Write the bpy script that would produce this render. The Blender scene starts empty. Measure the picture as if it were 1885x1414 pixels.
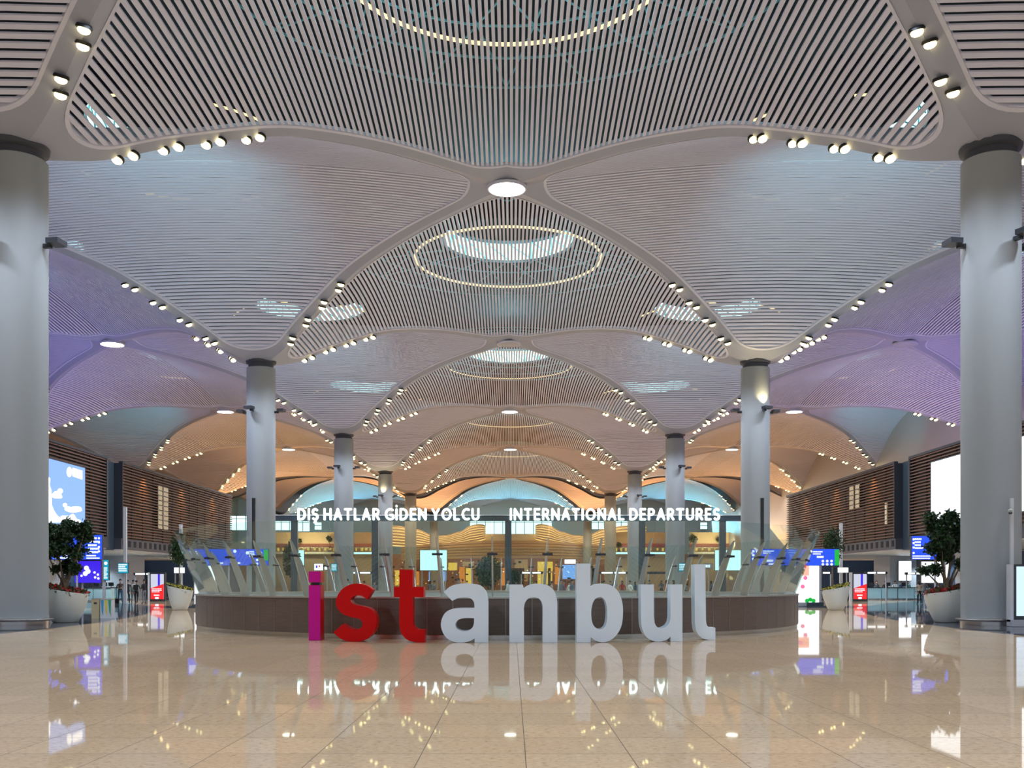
import bpy, bmesh, math, random
import numpy as np
from mathutils import Vector, Matrix, Euler

random.seed(7)
PI = math.pi
SC = bpy.context.scene
COL = SC.collection

# ------------------------------------------------------------------ camera
FPX = 1850.0                       # focal length in pixels of the 1885 px wide frame
CAMX, CAMZ = 0.28, 1.55
cam = bpy.data.cameras.new('camera')
cam.sensor_fit = 'HORIZONTAL'
cam.sensor_width = 36.0
cam.lens = 36.0 * FPX / 1885.0
cam.shift_y = (1073.0 - 707.0) / 1885.0
cam.shift_x = 0.0
cam.clip_end = 900
camo = bpy.data.objects.new('camera', cam)
camo.location = (CAMX, 0, CAMZ)
camo.rotation_euler = (PI / 2, 0, 0)
COL.objects.link(camo)
SC.camera = camo

# ------------------------------------------------------------------ world, exposure
w = bpy.data.worlds.new('world')
SC.world = w
w.use_nodes = True
w.node_tree.nodes['Background'].inputs[0].default_value = (0.70, 0.78, 0.92, 1)
w.node_tree.nodes['Background'].inputs[1].default_value = 0.22
SC.view_settings.view_transform = 'Standard'
SC.view_settings.look = 'None'
SC.view_settings.exposure = 1.0
SC.view_settings.gamma = 1.0
SC.view_settings.use_curve_mapping = False
SC.cycles.transparent_max_bounces = 28
SC.cycles.max_bounces = 8
SC.cycles.diffuse_bounces = 4
SC.cycles.glossy_bounces = 4
SC.cycles.sample_clamp_indirect = 6.0


def aim(o, target):
    d = Vector(target) - Vector(o.location)
    o.rotation_euler = d.to_track_quat('-Z', 'Y').to_euler()


def spot(loc, target, power, color, angle, radius=0.2, blend=0.6, parent=None, name='lamp'):
    l = bpy.data.lights.new(name, 'SPOT')
    l.energy = power
    l.color = color
    l.spot_size = math.radians(angle)
    l.spot_blend = blend
    l.shadow_soft_size = radius
    o = bpy.data.objects.new(name, l)
    o.location = loc
    aim(o, target)
    COL.objects.link(o)
    if parent:
        o.parent = parent
    return o


def area(loc, target, power, color, sx, sy, name='lamp'):
    l = bpy.data.lights.new(name, 'AREA')
    l.energy = power
    l.color = color
    l.shape = 'RECTANGLE'
    l.size = sx
    l.size_y = sy
    o = bpy.data.objects.new(name, l)
    o.location = loc
    aim(o, target)
    COL.objects.link(o)
    return o


# column grid of the hall: aisle columns at x = +-18, outer ones at x = +-54
ROWS = [-34.8, 1.2, 37.2, 73.2, 109.2, 145.2, 181.2, 236.0]
DISC_Y = [-16.8, 19.2, 55.2, 91.2, 127.2, 163.2, 208.6, 263.4]

WARMWHITE = (1.0, 0.86, 0.66)
# coloured washes that light the vault from the roofs of the side wings and from the far shops
LAMP_DOWN = 2300.0
area((-41, 97, 11.6), (-41, 97.01, 30), 800, (0.42, 0.40, 1.0), 10, 40)
area((41, 100, 11.6), (41, 100.01, 30), 1000, (0.62, 0.46, 1.0), 10, 44)
area((-44, 62, 11.6), (-40, 62.01, 30), 1100, (0.32, 0.24, 1.0), 10, 20)
area((44, 62, 11.6), (40, 62.01, 30), 500, (0.62, 0.40, 1.0), 10, 20)
area((-24, 222, 14.2), (-20, 200, 26), 1900, (1.0, 0.42, 0.13), 22, 4)
area((24, 222, 14.2), (20, 200, 26), 1900, (1.0, 0.42, 0.13), 22, 4)
area((-50, 196, 10.0), (-46, 190, 26), 2200, (1.0, 0.48, 0.17), 16, 16)
area((50, 196, 10.0), (46, 190, 26), 2200, (1.0, 0.48, 0.17), 16, 16)
# daylight of the far clerestory windows
for wx, ww in ((0, 24), (-44, 20), (44, 20)):
    area((wx, 259.5, 16.0), (wx, 238, 24.5), 1700, (0.22, 0.80, 1.0), ww, 3.5)
for sx in (-1, 1):
    # downlights in the soffit over the check-in desks
    for wy in (56, 67, 82, 88, 93, 104):
        for wx in (32.5, 39.3):
            spot((sx * wx, wy, 4.0), (sx * wx, wy, 0), 330, (0.70, 0.86, 1.0), 135, 0.10, 0.5)
    # warm washers grazing down the brown louvres
    for wy in (82.5, 92.0, 101.5):
        spot((sx * 28.7, wy, 11.4), (sx * 29.95, wy, 8.2), 900, (1.0, 0.62, 0.22), 58, 0.08, 0.9)
    # added cyan spots imitate roof-light glow through the slatted side vaults
    spot((sx * 16.6, 38.9, 14.3), (sx * 19.5, 56, 23), 2600, (0.42, 0.92, 1.0), 52, 0.25, 0.9)
    spot((sx * 16.6, 74.9, 14.3), (sx * 18.5, 91, 23), 2200, (0.40, 0.90, 1.0), 48, 0.25, 0.9)
    spot((sx * 37.0, 113.0, 14.3), (sx * 46.5, 127, 22), 3600, (0.03, 0.70, 0.75), 40, 0.25, 0.9)


# ------------------------------------------------------------------ materials
def mat(name, base=(0.8, 0.8, 0.8), rough=0.5, metal=0.0, emit=None, strength=0.0, spec=0.5, coat=0.0, bump=None, noise=None):
    m = bpy.data.materials.new(name)
    m.use_nodes = True
    nt = m.node_tree
    b = nt.nodes['Principled BSDF']
    b.inputs['Base Color'].default_value = (*base, 1)
    b.inputs['Roughness'].default_value = rough
    b.inputs['Metallic'].default_value = metal
    b.inputs['Specular IOR Level'].default_value = spec
    b.inputs['Coat Weight'].default_value = coat
    b.inputs['Coat Roughness'].default_value = 0.04
    if emit:
        b.inputs['Emission Color'].default_value = (*emit, 1)
        b.inputs['Emission Strength'].default_value = strength
    if noise:                                   # (scale, amount, stretch)
        sc, am, st = noise
        tc = nt.nodes.new('ShaderNodeTexCoord')
        mp = nt.nodes.new('ShaderNodeMapping')
        mp.inputs['Scale'].default_value = st
        nz = nt.nodes.new('ShaderNodeTexNoise')
        nz.inputs['Scale'].default_value = sc
        nz.inputs['Detail'].default_value = 4
        mx = nt.nodes.new('ShaderNodeMix')
        mx.data_type = 'RGBA'
        mx.inputs[6].default_value = (*[c * (1 - am) for c in base], 1)
        mx.inputs[7].default_value = (*[min(1, c * (1 + am)) for c in base], 1)
        nt.links.new(tc.outputs['Object'], mp.inputs[0])
        nt.links.new(mp.outputs[0], nz.inputs['Vector'])
        nt.links.new(nz.outputs[0], mx.inputs[0])
        nt.links.new(mx.outputs[2], b.inputs['Base Color'])
    return m


def glow(name, color, strength):
    return mat(name, (0.02, 0.02, 0.02), 0.4, emit=color, strength=strength)


def thin_glass(name, tint, refl=1.0):
    m = bpy.data.materials.new(name)
    m.use_nodes = True
    nt = m.node_tree
    nt.nodes.clear()
    out = nt.nodes.new('ShaderNodeOutputMaterial')
    mix = nt.nodes.new('ShaderNodeMixShader')
    tr = nt.nodes.new('ShaderNodeBsdfTransparent')
    gl = nt.nodes.new('ShaderNodeBsdfGlossy')
    lw = nt.nodes.new('ShaderNodeLayerWeight')
    lw.inputs[0].default_value = 0.5
    pw = nt.nodes.new('ShaderNodeMath')
    pw.operation = 'POWER'
    pw.inputs[1].default_value = 4.0
    nt.links.new(lw.outputs['Facing'], pw.inputs[0])
    fr = nt.nodes.new('ShaderNodeMath')
    fr.operation = 'MULTIPLY_ADD'
    fr.inputs[1].default_value = 0.45
    fr.inputs[2].default_value = 0.03
    nt.links.new(pw.outputs[0], fr.inputs[0])
    tr.inputs[0].default_value = (*tint, 1)
    gl.inputs[0].default_value = (0.9 * refl, 0.95 * refl, 0.95 * refl, 1)
    gl.inputs['Roughness'].default_value = 0.02
    nt.links.new(fr.outputs[0], mix.inputs[0])
    nt.links.new(tr.outputs[0], mix.inputs[1])
    nt.links.new(gl.outputs[0], mix.inputs[2])
    nt.links.new(mix.outputs[0], out.inputs[0])
    return m


def floor_material():
    m = bpy.data.materials.new('granite_tiles')
    m.use_nodes = True
    nt = m.node_tree
    N, L = nt.nodes, nt.links
    b = N['Principled BSDF']
    tc = N.new('ShaderNodeTexCoord')
    sep = N.new('ShaderNodeSeparateXYZ')
    L.new(tc.outputs['Object'], sep.inputs[0])

    def math_(op, a, c=None, d=None):
        n = N.new('ShaderNodeMath')
        n.operation = op
        for i, v in enumerate((a, c, d)):
            if v is None:
                continue
            if isinstance(v, (int, float)):
                n.inputs[i].default_value = v
            else:
                L.new(v, n.inputs[i])
        return n.outputs[0]
    X, Y = sep.outputs[0], sep.outputs[1]

    def joint(v, off, pitch, half):
        f = math_('FRACT', math_('DIVIDE', math_('ADD', v, off), pitch))
        dd = math_('MULTIPLY', math_('MINIMUM', f, math_('SUBTRACT', 1.0, f)), pitch)
        return math_('LESS_THAN', dd, half)
    jx = joint(X, 1000 * 0.94 + 0.54, 0.94, 0.0042)
    jy = joint(Y, 0.29, 0.94, 0.006)
    jt = math_('MAXIMUM', jx, jy)
    # speckled granite
    nz = N.new('ShaderNodeTexNoise')
    nz.inputs['Scale'].default_value = 24
    nz.inputs['Detail'].default_value = 6
    nz.inputs['Roughness'].default_value = 0.75
    mpn = N.new('ShaderNodeMapping')
    mpn.inputs['Scale'].default_value = (0.55, 1.1, 1)
    L.new(tc.outputs['Object'], mpn.inputs[0])
    L.new(mpn.outputs[0], nz.inputs['Vector'])
    rmp = N.new('ShaderNodeValToRGB')
    e = rmp.color_ramp.elements
    e[0].position, e[0].color = 0.32, (0.14, 0.09, 0.06, 1)
    e[1].position, e[1].color = 0.42, (0.63, 0.44, 0.26, 1)
    e2 = rmp.color_ramp.elements.new(0.70)
    e2.color = (0.77, 0.58, 0.37, 1)
    L.new(nz.outputs[0], rmp.inputs[0])
    # per tile tone
    wn = N.new('ShaderNodeTexWhiteNoise')
    wn.noise_dimensions = '2D'
    cmb = N.new('ShaderNodeCombineXYZ')
    L.new(math_('FLOOR', math_('DIVIDE', math_('ADD', X, 1000 * 0.94 + 0.54), 0.94)), cmb.inputs[0])
    L.new(math_('FLOOR', math_('DIVIDE', math_('ADD', Y, 0.29), 0.94)), cmb.inputs[1])
    L.new(cmb.outputs[0], wn.inputs['Vector'])
    tone = math_('MULTIPLY_ADD', wn.outputs['Value'], 0.10, 0.95)
    hsv = N.new('ShaderNodeHueSaturation')
    L.new(tone, hsv.inputs['Value'])
    L.new(rmp.outputs[0], hsv.inputs['Color'])
    # dark grey granite bands sweeping past the columns
    ax = math_('ABSOLUTE', X)
    yy = math_('SUBTRACT', Y, 29.0)
    edge = math_('MULTIPLY_ADD', math_('MULTIPLY', yy, yy), 0.0062, 15.2)
    dd = math_('SUBTRACT', ax, edge)
    band = math_('MULTIPLY', math_('GREATER_THAN', dd, 0.0), math_('LESS_THAN', dd, 3.6))
    band = math_('MULTIPLY', band, math_('GREATER_THAN', Y, 20.0))
    b2 = math_('MULTIPLY', math_('GREATER_THAN', ax, 17.0), math_('LESS_THAN', math_('ABSOLUTE', math_('SUBTRACT', Y, 64.5)), 3.0))
    b3 = math_('MULTIPLY', math_('GREATER_THAN', ax, 17.0), math_('LESS_THAN', math_('ABSOLUTE', math_('SUBTRACT', Y, 95)), 6.0))
    band = math_('MAXIMUM', band, math_('MAXIMUM', b2, b3))
    mx = N.new('ShaderNodeMix')
    mx.data_type = 'RGBA'
    L.new(band, mx.inputs[0])
    L.new(hsv.outputs[0], mx.inputs[6])
    mx.inputs[7].default_value = (0.085, 0.09, 0.105, 1)
    mj = N.new('ShaderNodeMix')
    mj.data_type = 'RGBA'
    L.new(jt, mj.inputs[0])
    L.new(mx.outputs[2], mj.inputs[6])
    mj.inputs[7].default_value = (0.17, 0.13, 0.085, 1)
    N.remove(b)
    out = N['Material Output']
    df = N.new('ShaderNodeBsdfDiffuse')
    gl = N.new('ShaderNodeBsdfGlossy')
    gl.inputs[0].default_value = (0.95, 0.95, 0.95, 1)
    nr = N.new('ShaderNodeTexNoise')
    nr.inputs['Scale'].default_value = 1.3
    L.new(tc.outputs['Object'], nr.inputs['Vector'])
    L.new(math_('ADD', math_('MULTIPLY', jt, 0.3), math_('MULTIPLY_ADD', nr.outputs[0], 0.03, 0.012)), gl.inputs['Roughness'])
    L.new(mj.outputs[2], df.inputs[0])
    lw = N.new('ShaderNodeLayerWeight')
    lw.inputs[0].default_value = 0.5
    fac = math_('MULTIPLY_ADD', math_('POWER', lw.outputs['Facing'], 7.0), 0.86, 0.02)
    fac = math_('MULTIPLY', fac, math_('SUBTRACT', 1.0, math_('MULTIPLY', jt, 0.85)))
    ms = N.new('ShaderNodeMixShader')
    L.new(fac, ms.inputs[0])
    L.new(df.outputs[0], ms.inputs[1])
    L.new(gl.outputs[0], ms.inputs[2])
    L.new(ms.outputs[0], out.inputs[0])
    return m


M = {}
M['floor'] = floor_material()
M['slat'] = mat('slat_white', (0.71, 0.72, 0.86), 0.5)
M['rib'] = mat('rib_grey', (0.39, 0.415, 0.50), 0.45)
M['trim'] = mat('panel_edge', (0.68, 0.69, 0.80), 0.45)
M['void'] = mat('void_dark', (0.012, 0.014, 0.018), 0.9)
M['column'] = mat('column_paint', (0.34, 0.37, 0.38), 0.62, noise=(0.35, 0.05, (1, 1, 0.3)))
M['collar'] = mat('collar_dark', (0.06, 0.065, 0.08), 0.5)
M['steel'] = mat('brushed_steel', (0.62, 0.60, 0.57), 0.25, 1.0)
M['fin'] = mat('fin_steel', (0.56, 0.53, 0.48), 0.35, 0.75)
M['dark'] = mat('dark_metal', (0.03, 0.035, 0.045), 0.45)
M['darkblue'] = mat('dark_blue_steel', (0.035, 0.055, 0.075), 0.4)
M['grey'] = mat('grey_paint', (0.42, 0.43, 0.46), 0.45)
M['lightgrey'] = mat('light_grey_paint', (0.62, 0.64, 0.66), 0.45)
M['beige'] = mat('beige_wall', (0.52, 0.46, 0.38), 0.7)
M['cream'] = mat('cream_wall', (0.80, 0.66, 0.42), 0.6)
M['tan'] = mat('tan_wood', (0.48, 0.33, 0.19), 0.5, noise=(3, 0.2, (0.3, 1, 6)))
M['terracotta'] = mat('terracotta_wall', (0.42, 0.22, 0.14), 0.6)
M['maroon'] = mat('maroon_band', (0.30, 0.06, 0.045), 0.5)
M['white'] = mat('white_gloss', (0.76, 0.86, 0.93), 0.35, coat=0.1)
M['red'] = mat('red_gloss', (0.58, 0.0005, 0.001), 0.35, spec=0.15, coat=0.0)
M['magenta'] = mat('magenta_reflection', (0.60, 0.0, 0.28), 0.15, spec=0.2, coat=0.1)  # purple light reflected by the red i, put into the colour of its front
M['wood'] = mat('dark_wood_laminate', (0.135, 0.095, 0.075), 0.32, noise=(2.2, 0.35, (1.0, 1.0, 14)))
M['seam'] = mat('seam_metal', (0.42, 0.38, 0.36), 0.3, 0.8)
M['lining'] = mat('lining_grey', (0.40, 0.44, 0.43), 0.5)
M['louver'] = mat('louvre_brown', (0.125, 0.066, 0.050), 0.5)
M['glass'] = thin_glass('balustrade_glass', (0.895, 0.955, 0.94))
M['glass2'] = thin_glass('shop_glass', (0.93, 0.96, 0.96))
M['letter_lit'] = glow('sign_white', (0.88, 1.0, 0.98), 2.2)
M['lens'] = glow('lens_warm', (1.0, 0.80, 0.36), 3.2)
M['disc'] = glow('disc_light', (1.0, 0.94, 0.80), 7.0)
M['disc_off'] = mat('disc_unlit', (0.50, 0.50, 0.54), 0.5)
M['ring'] = glow('ring_warm', (1.0, 0.76, 0.34), 0.9)
M['sky'] = glow('skylight_cyan', (0.55, 0.97, 1.0), 1.0)
M['truss'] = mat('truss_teal', (0.22, 0.62, 0.70), 0.5)
M['pot'] = mat('pot_white', (0.72, 0.75, 0.70), 0.4)
M['soil'] = mat('soil', (0.03, 0.02, 0.014), 0.95)
M['trunk'] = mat('bark', (0.20, 0.15, 0.10), 0.85, noise=(20, 0.4, (1, 1, 0.3)))
M['leaf'] = mat('leaf_green', (0.014, 0.042, 0.012), 0.45)
M['leaf2'] = mat('leaf_bright', (0.035, 0.10, 0.018), 0.45)
M['petal_red'] = mat('petal_red', (0.55, 0.03, 0.03), 0.5)
M['petal_yellow'] = mat('petal_yellow', (0.75, 0.62, 0.08), 0.5)
M['screen_blue'] = glow('screen_blue', (0.01, 0.09, 1.0), 0.48)
M['screen_violet'] = glow('screen_violet', (0.05, 0.01, 1.0), 0.42)
M['screen_white'] = glow('screen_white', (0.95, 0.98, 1.0), 1.0)
M['screen_cyan'] = glow('screen_cyan', (0.58, 0.98, 1.0), 0.8)
M['screen_teal'] = glow('screen_teal', (0.0, 0.60, 0.90), 0.30)
M['screen_green'] = glow('screen_green', (0.0, 1.0, 0.10), 0.24)
M['screen_red'] = glow('screen_red', (1.0, 0.008, 0.015), 0.48)
M['screen_sky'] = glow('screen_sky', (0.24, 0.46, 1.0), 0.56)
M['ink'] = glow('sign_text', (0.85, 0.92, 1.0), 0.7)
M['warm_led'] = glow('warm_led', (1.0, 0.56, 0.18), 0.85)
M['shop_gold'] = glow('shop_gold', (1.0, 0.56, 0.08), 0.52)
M['shop_orange'] = glow('shop_orange', (1.0, 0.28, 0.03), 0.42)
M['window'] = glow('window_daylight', (0.60, 1.0, 1.0), 0.95)
M['navy'] = mat('navy_wall', (0.045, 0.075, 0.13), 0.6)
M['teal_glass'] = mat('teal_counter', (0.40, 0.60, 0.62), 0.25)
M['skin'] = mat('skin', (0.50, 0.30, 0.21), 0.55)
M['hair'] = mat('hair_dark', (0.018, 0.012, 0.010), 0.6)
M['cloth_black'] = mat('cloth_black', (0.015, 0.015, 0.018), 0.8)
M['cloth_denim'] = mat('cloth_denim', (0.06, 0.11, 0.19), 0.8)
M['cloth_grey'] = mat('cloth_grey', (0.16, 0.17, 0.20), 0.8)
M['cloth_brown'] = mat('cloth_brown', (0.10, 0.06, 0.05), 0.8)
M['cloth_white'] = mat('cloth_white', (0.72, 0.72, 0.68), 0.8)
M['cloth_tan'] = mat('cloth_tan', (0.46, 0.36, 0.27), 0.8)
M['cloth_teal'] = mat('cloth_teal', (0.06, 0.18, 0.17), 0.8)
M['cloth_red'] = mat('cloth_red', (0.40, 0.03, 0.03), 0.8)
M['bin_beige'] = mat('bin_beige', (0.50, 0.42, 0.24), 0.4)
M['bin_blue'] = mat('bin_blue', (0.05, 0.30, 0.55), 0.4)
M['bin_yellow'] = mat('bin_yellow', (0.70, 0.60, 0.08), 0.4)
M['bin_green'] = mat('bin_green', (0.03, 0.35, 0.20), 0.4)


# ------------------------------------------------------------------ mesh helpers
class MB:
    """collects shapes, then builds ONE mesh object"""

    def __init__(s):
        s.v, s.f, s.mi = [], [], []

    def add(s, verts, faces, mi=0):
        o = len(s.v)
        s.v += [tuple(p) for p in verts]
        s.f += [tuple(i + o for i in f) for f in faces]
        s.mi += [mi] * len(faces)
        return s

    def box(s, x0, x1, y0, y1, z0, z1, mi=0, M4=None):
        v = [(x0, y0, z0), (x1, y0, z0), (x1, y1, z0), (x0, y1, z0), (x0, y0, z1), (x1, y0, z1), (x1, y1, z1), (x0, y1, z1)]
        if M4 is not None:
            v = [M4 @ Vector(p) for p in v]
        return s.add(v, [(3, 2, 1, 0), (4, 5, 6, 7), (0, 1, 5, 4), (1, 2, 6, 5), (2, 3, 7, 6), (3, 0, 4, 7)], mi)

    def lathe(s, prof, n=32, c=(0, 0, 0), mi=0, tilt=None, cap=True):
        """prof: list of (r, z); tilt(x, y, z) -> z lets a rim be slanted"""
        vs = []
        for r, z in prof:
            for k in range(n):
                a = 2 * PI * k / n
                x, y = r * math.cos(a), r * math.sin(a)
                zz = tilt(x, y, z) if tilt else z
                vs.append((c[0] + x, c[1] + y, c[2] + zz))
        fs = []
        for i in range(len(prof) - 1):
            for k in range(n):
                k2 = (k + 1) % n
                fs.append((i * n + k, i * n + k2, (i + 1) * n + k2, (i + 1) * n + k))
        if cap:
            fs.append(tuple(reversed(range(n))))
            fs.append(tuple((len(prof) - 1) * n + k for k in range(n)))
        return s.add(vs, fs, mi)

    def tube(s, pts, rad, n=8, mi=0, cap=True):
        pts = [Vector(p) for p in pts]
        rads = rad if isinstance(rad, (list, tuple)) else [rad] * len(pts)
        vs, fs = [], []
        up = None
        for i, p in enumerate(pts):
            d = (pts[min(i + 1, len(pts) - 1)] - pts[max(i - 1, 0)]).normalized()
            if up is None:
                up = Vector((0, 0, 1)) if abs(d.z) < 0.9 else Vector((1, 0, 0))
            a = d.cross(up)
            if a.length < 1e-6:
                a = d.orthogonal()
            a.normalize()
            b = a.cross(d)
            up = b
            for k in range(n):
                t = 2 * PI * k / n
                vs.append(p + (a * math.cos(t) + b * math.sin(t)) * rads[i])
        for i in range(len(pts) - 1):
            for k in range(n):
                k2 = (k + 1) % n
                fs.append((i * n + k, i * n + k2, (i + 1) * n + k2, (i + 1) * n + k))
        if cap:
            fs.append(tuple(reversed(range(n))))
            fs.append(tuple((len(pts) - 1) * n + k for k in range(n)))
        return s.add(vs, fs, mi)

    def prism(s, poly, y0, y1, mi=0, holes=()):
        """polygon in the xz plane pushed from y0 to y1 (bmesh fills holes)"""
        bm = bmesh.new()
        edges = []
        for loop in [poly] + list(holes):
            vs = [bm.verts.new((p[0], y0, p[1])) for p in loop]
            for i in range(len(vs)):
                edges.append(bm.edges.new((vs[i], vs[(i + 1) % len(vs)])))
        bmesh.ops.triangle_fill(bm, edges=edges, use_beauty=True, use_dissolve=False)
        bm.verts.index_update()
        n = len(bm.verts)
        vs = [tuple(v.co) for v in bm.verts]
        front = [tuple(v.index for v in f.verts) for f in bm.faces]
        bed = [(e.verts[0].index, e.verts[1].index) for e in bm.edges if len(e.link_faces) == 1]
        bm.free()
        allv = vs + [(p[0], y1, p[2]) for p in vs]
        fs = front + [tuple(i + n for i in reversed(f)) for f in front]
        fs += [(a, b, b + n, a + n) for a, b in bed]
        return s.add(allv, fs, mi)

    def mesh(s, name, mats, smooth=False, fix=True):
        me = bpy.data.meshes.new(name)
        me.from_pydata(s.v, [], s.f)
        for m in (mats if isinstance(mats, (list, tuple)) else [mats]):
            me.materials.append(m)
        me.polygons.foreach_set('material_index', s.mi)
        if fix:
            bm = bmesh.new()
            bm.from_mesh(me)
            bmesh.ops.recalc_face_normals(bm, faces=bm.faces)
            bm.to_mesh(me)
            bm.free()
        if smooth:
            me.polygons.foreach_set('use_smooth', [True] * len(me.polygons))
            me.set_sharp_from_angle(angle=math.radians(40))
        me.update()
        return me

    def build(s, name, mats, parent=None, smooth=False, loc=None, rot=None, label=None, fix=True):
        return link(name, s.mesh(name, mats, smooth, fix), parent, loc, rot, label)


def link(name, me, parent=None, loc=None, rot=None, label=None):
    o = bpy.data.objects.new(name, me)
    COL.objects.link(o)
    if parent:
        o.parent = parent
    if loc:
        o.location = loc
    if rot:
        o.rotation_euler = rot
    if label:
        o['label'] = label
    return o


def tag(o, label, cat, group=None, kind=None):
    o['label'] = label
    o['category'] = cat
    if group:
        o['group'] = group
    if kind:
        o['kind'] = kind
    return o


def thing(name, loc, label, cat, group=None, rz=0.0):
    o = bpy.data.objects.new(name, None)
    o.empty_display_size = 0.3
    COL.objects.link(o)
    o.location = loc
    o.rotation_euler = (0, 0, rz)
    return tag(o, label, cat, group)


def struct(o):
    o['kind'] = 'structure'
    return o


def copy_tree(o, parent=None):
    c = o.copy()
    COL.objects.link(c)
    if parent:
        c.parent = parent
    for ch in list(o.children):
        copy_tree(ch, c)
    return c


def sight(px, py, Y):
    """place in the hall seen at that spot of the photograph, Y metres ahead"""
    return (CAMX + (px - 943.0) * Y / FPX, Y, CAMZ + (1073.0 - py) * Y / FPX)


def SX(px, Y):
    return sight(px, 0, Y)[0]


def SZ(py, Y):
    return sight(0, py, Y)[2]


def smooth_loop(pts, sub=6):
    """closed outline; a point with a third value stays a sharp corner, others are rounded (Catmull-Rom)"""
    out = []
    n = len(pts)
    for i in range(n):
        p0, p1, p2, p3 = pts[(i - 1) % n], pts[i], pts[(i + 1) % n], pts[(i + 2) % n]
        c1, c2 = len(p1) > 2, len(p2) > 2
        out.append((p1[0], p1[1]))
        if c1 and c2:
            continue
        a0 = p1 if c1 else p0
        a3 = p2 if c2 else p3
        for k in range(1, sub):
            t = k / sub
            q = []
            for d in (0, 1):
                m1 = (p2[d] - a0[d]) * 0.5
                m2 = (a3[d] - p1[d]) * 0.5
                q.append((2 * t ** 3 - 3 * t ** 2 + 1) * p1[d] + (t ** 3 - 2 * t ** 2 + t) * m1 + (-2 * t ** 3 + 3 * t ** 2) * p2[d] + (t ** 3 - t ** 2) * m2)
            out.append(tuple(q))
    return out


# ------------------------------------------------------------------ the setting
floor = MB().box(-75, 75, -40, 275, -0.3, 0).build('floor', M['floor'])
struct(floor)
roof = MB().box(-75, 75, -40, 275, 31, 31.3).build('ceiling', M['void'])
struct(roof)
struct(MB().box(-75, -74.6, -40, 275, 0, 31).build('wall_left', M['beige']))
struct(MB().box(52.0, 52.4, 20, 275, 0, 31).build('wall_right', M['grey']))
struct(MB().box(-75, 75, 274.6, 275, 0, 31).build('wall_back', M['lightgrey']))

# rib height along a rib, 0 at the column, 1 at the ceiling disc
RT = [0.0, 0.04, 0.10, 0.25, 0.50, 0.75, 1.0]
RH = [17.60, 17.62, 17.95, 19.70, 22.05, 22.98, 23.30]


def _slopes():
    d = [(RH[i + 1] - RH[i]) / (RT[i + 1] - RT[i]) for i in range(len(RT) - 1)]
    m = [0.0] + [0 if d[i - 1] * d[i] <= 0 else 2 * d[i - 1] * d[i] / (d[i - 1] + d[i]) for i in range(1, len(d))] + [0.3]
    return m


RM = _slopes()


def rib_z(t):
    t = max(0.0, min(1.0, t))
    i = 0
    while i < len(RT) - 2 and t > RT[i + 1]:
        i += 1
    h = RT[i + 1] - RT[i]
    s = (t - RT[i]) / h
    return ((2 * s ** 3 - 3 * s ** 2 + 1) * RH[i] + (s ** 3 - 2 * s ** 2 + s) * h * RM[i]
            + (-2 * s ** 3 + 3 * s ** 2) * RH[i + 1] + (s ** 3 - s ** 2) * h * RM[i + 1])


BULGE = 1.5


def vault_z(u, v):
    """u along the column-to-column axis, v along the disc-to-disc axis, both in half-widths of the diamond"""
    a, b = min(1, abs(u)), abs(v)
    return rib_z(1 - a) + BULGE * max(0.0, (1 - a) ** 2 - b * b)


HW = 18.0
INS = 0.58 * math.sqrt(2)
LD = HW - INS
RC = 3.0


def half_span(s):
    """how far the slatted diamond with rounded corners reaches sideways at distance s from its centre"""
    s = abs(s)
    cc = LD - RC * math.sqrt(2)
    k = RC / math.sqrt(2)
    if s < k:
        return cc + math.sqrt(RC * RC - s * s)
    if s > cc + RC:
        return 0.0
    if s > cc + k:
        return math.sqrt(max(0, RC * RC - (s - cc) ** 2))
    return LD - s


TIP = LD - RC * math.sqrt(2) + RC


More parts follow.
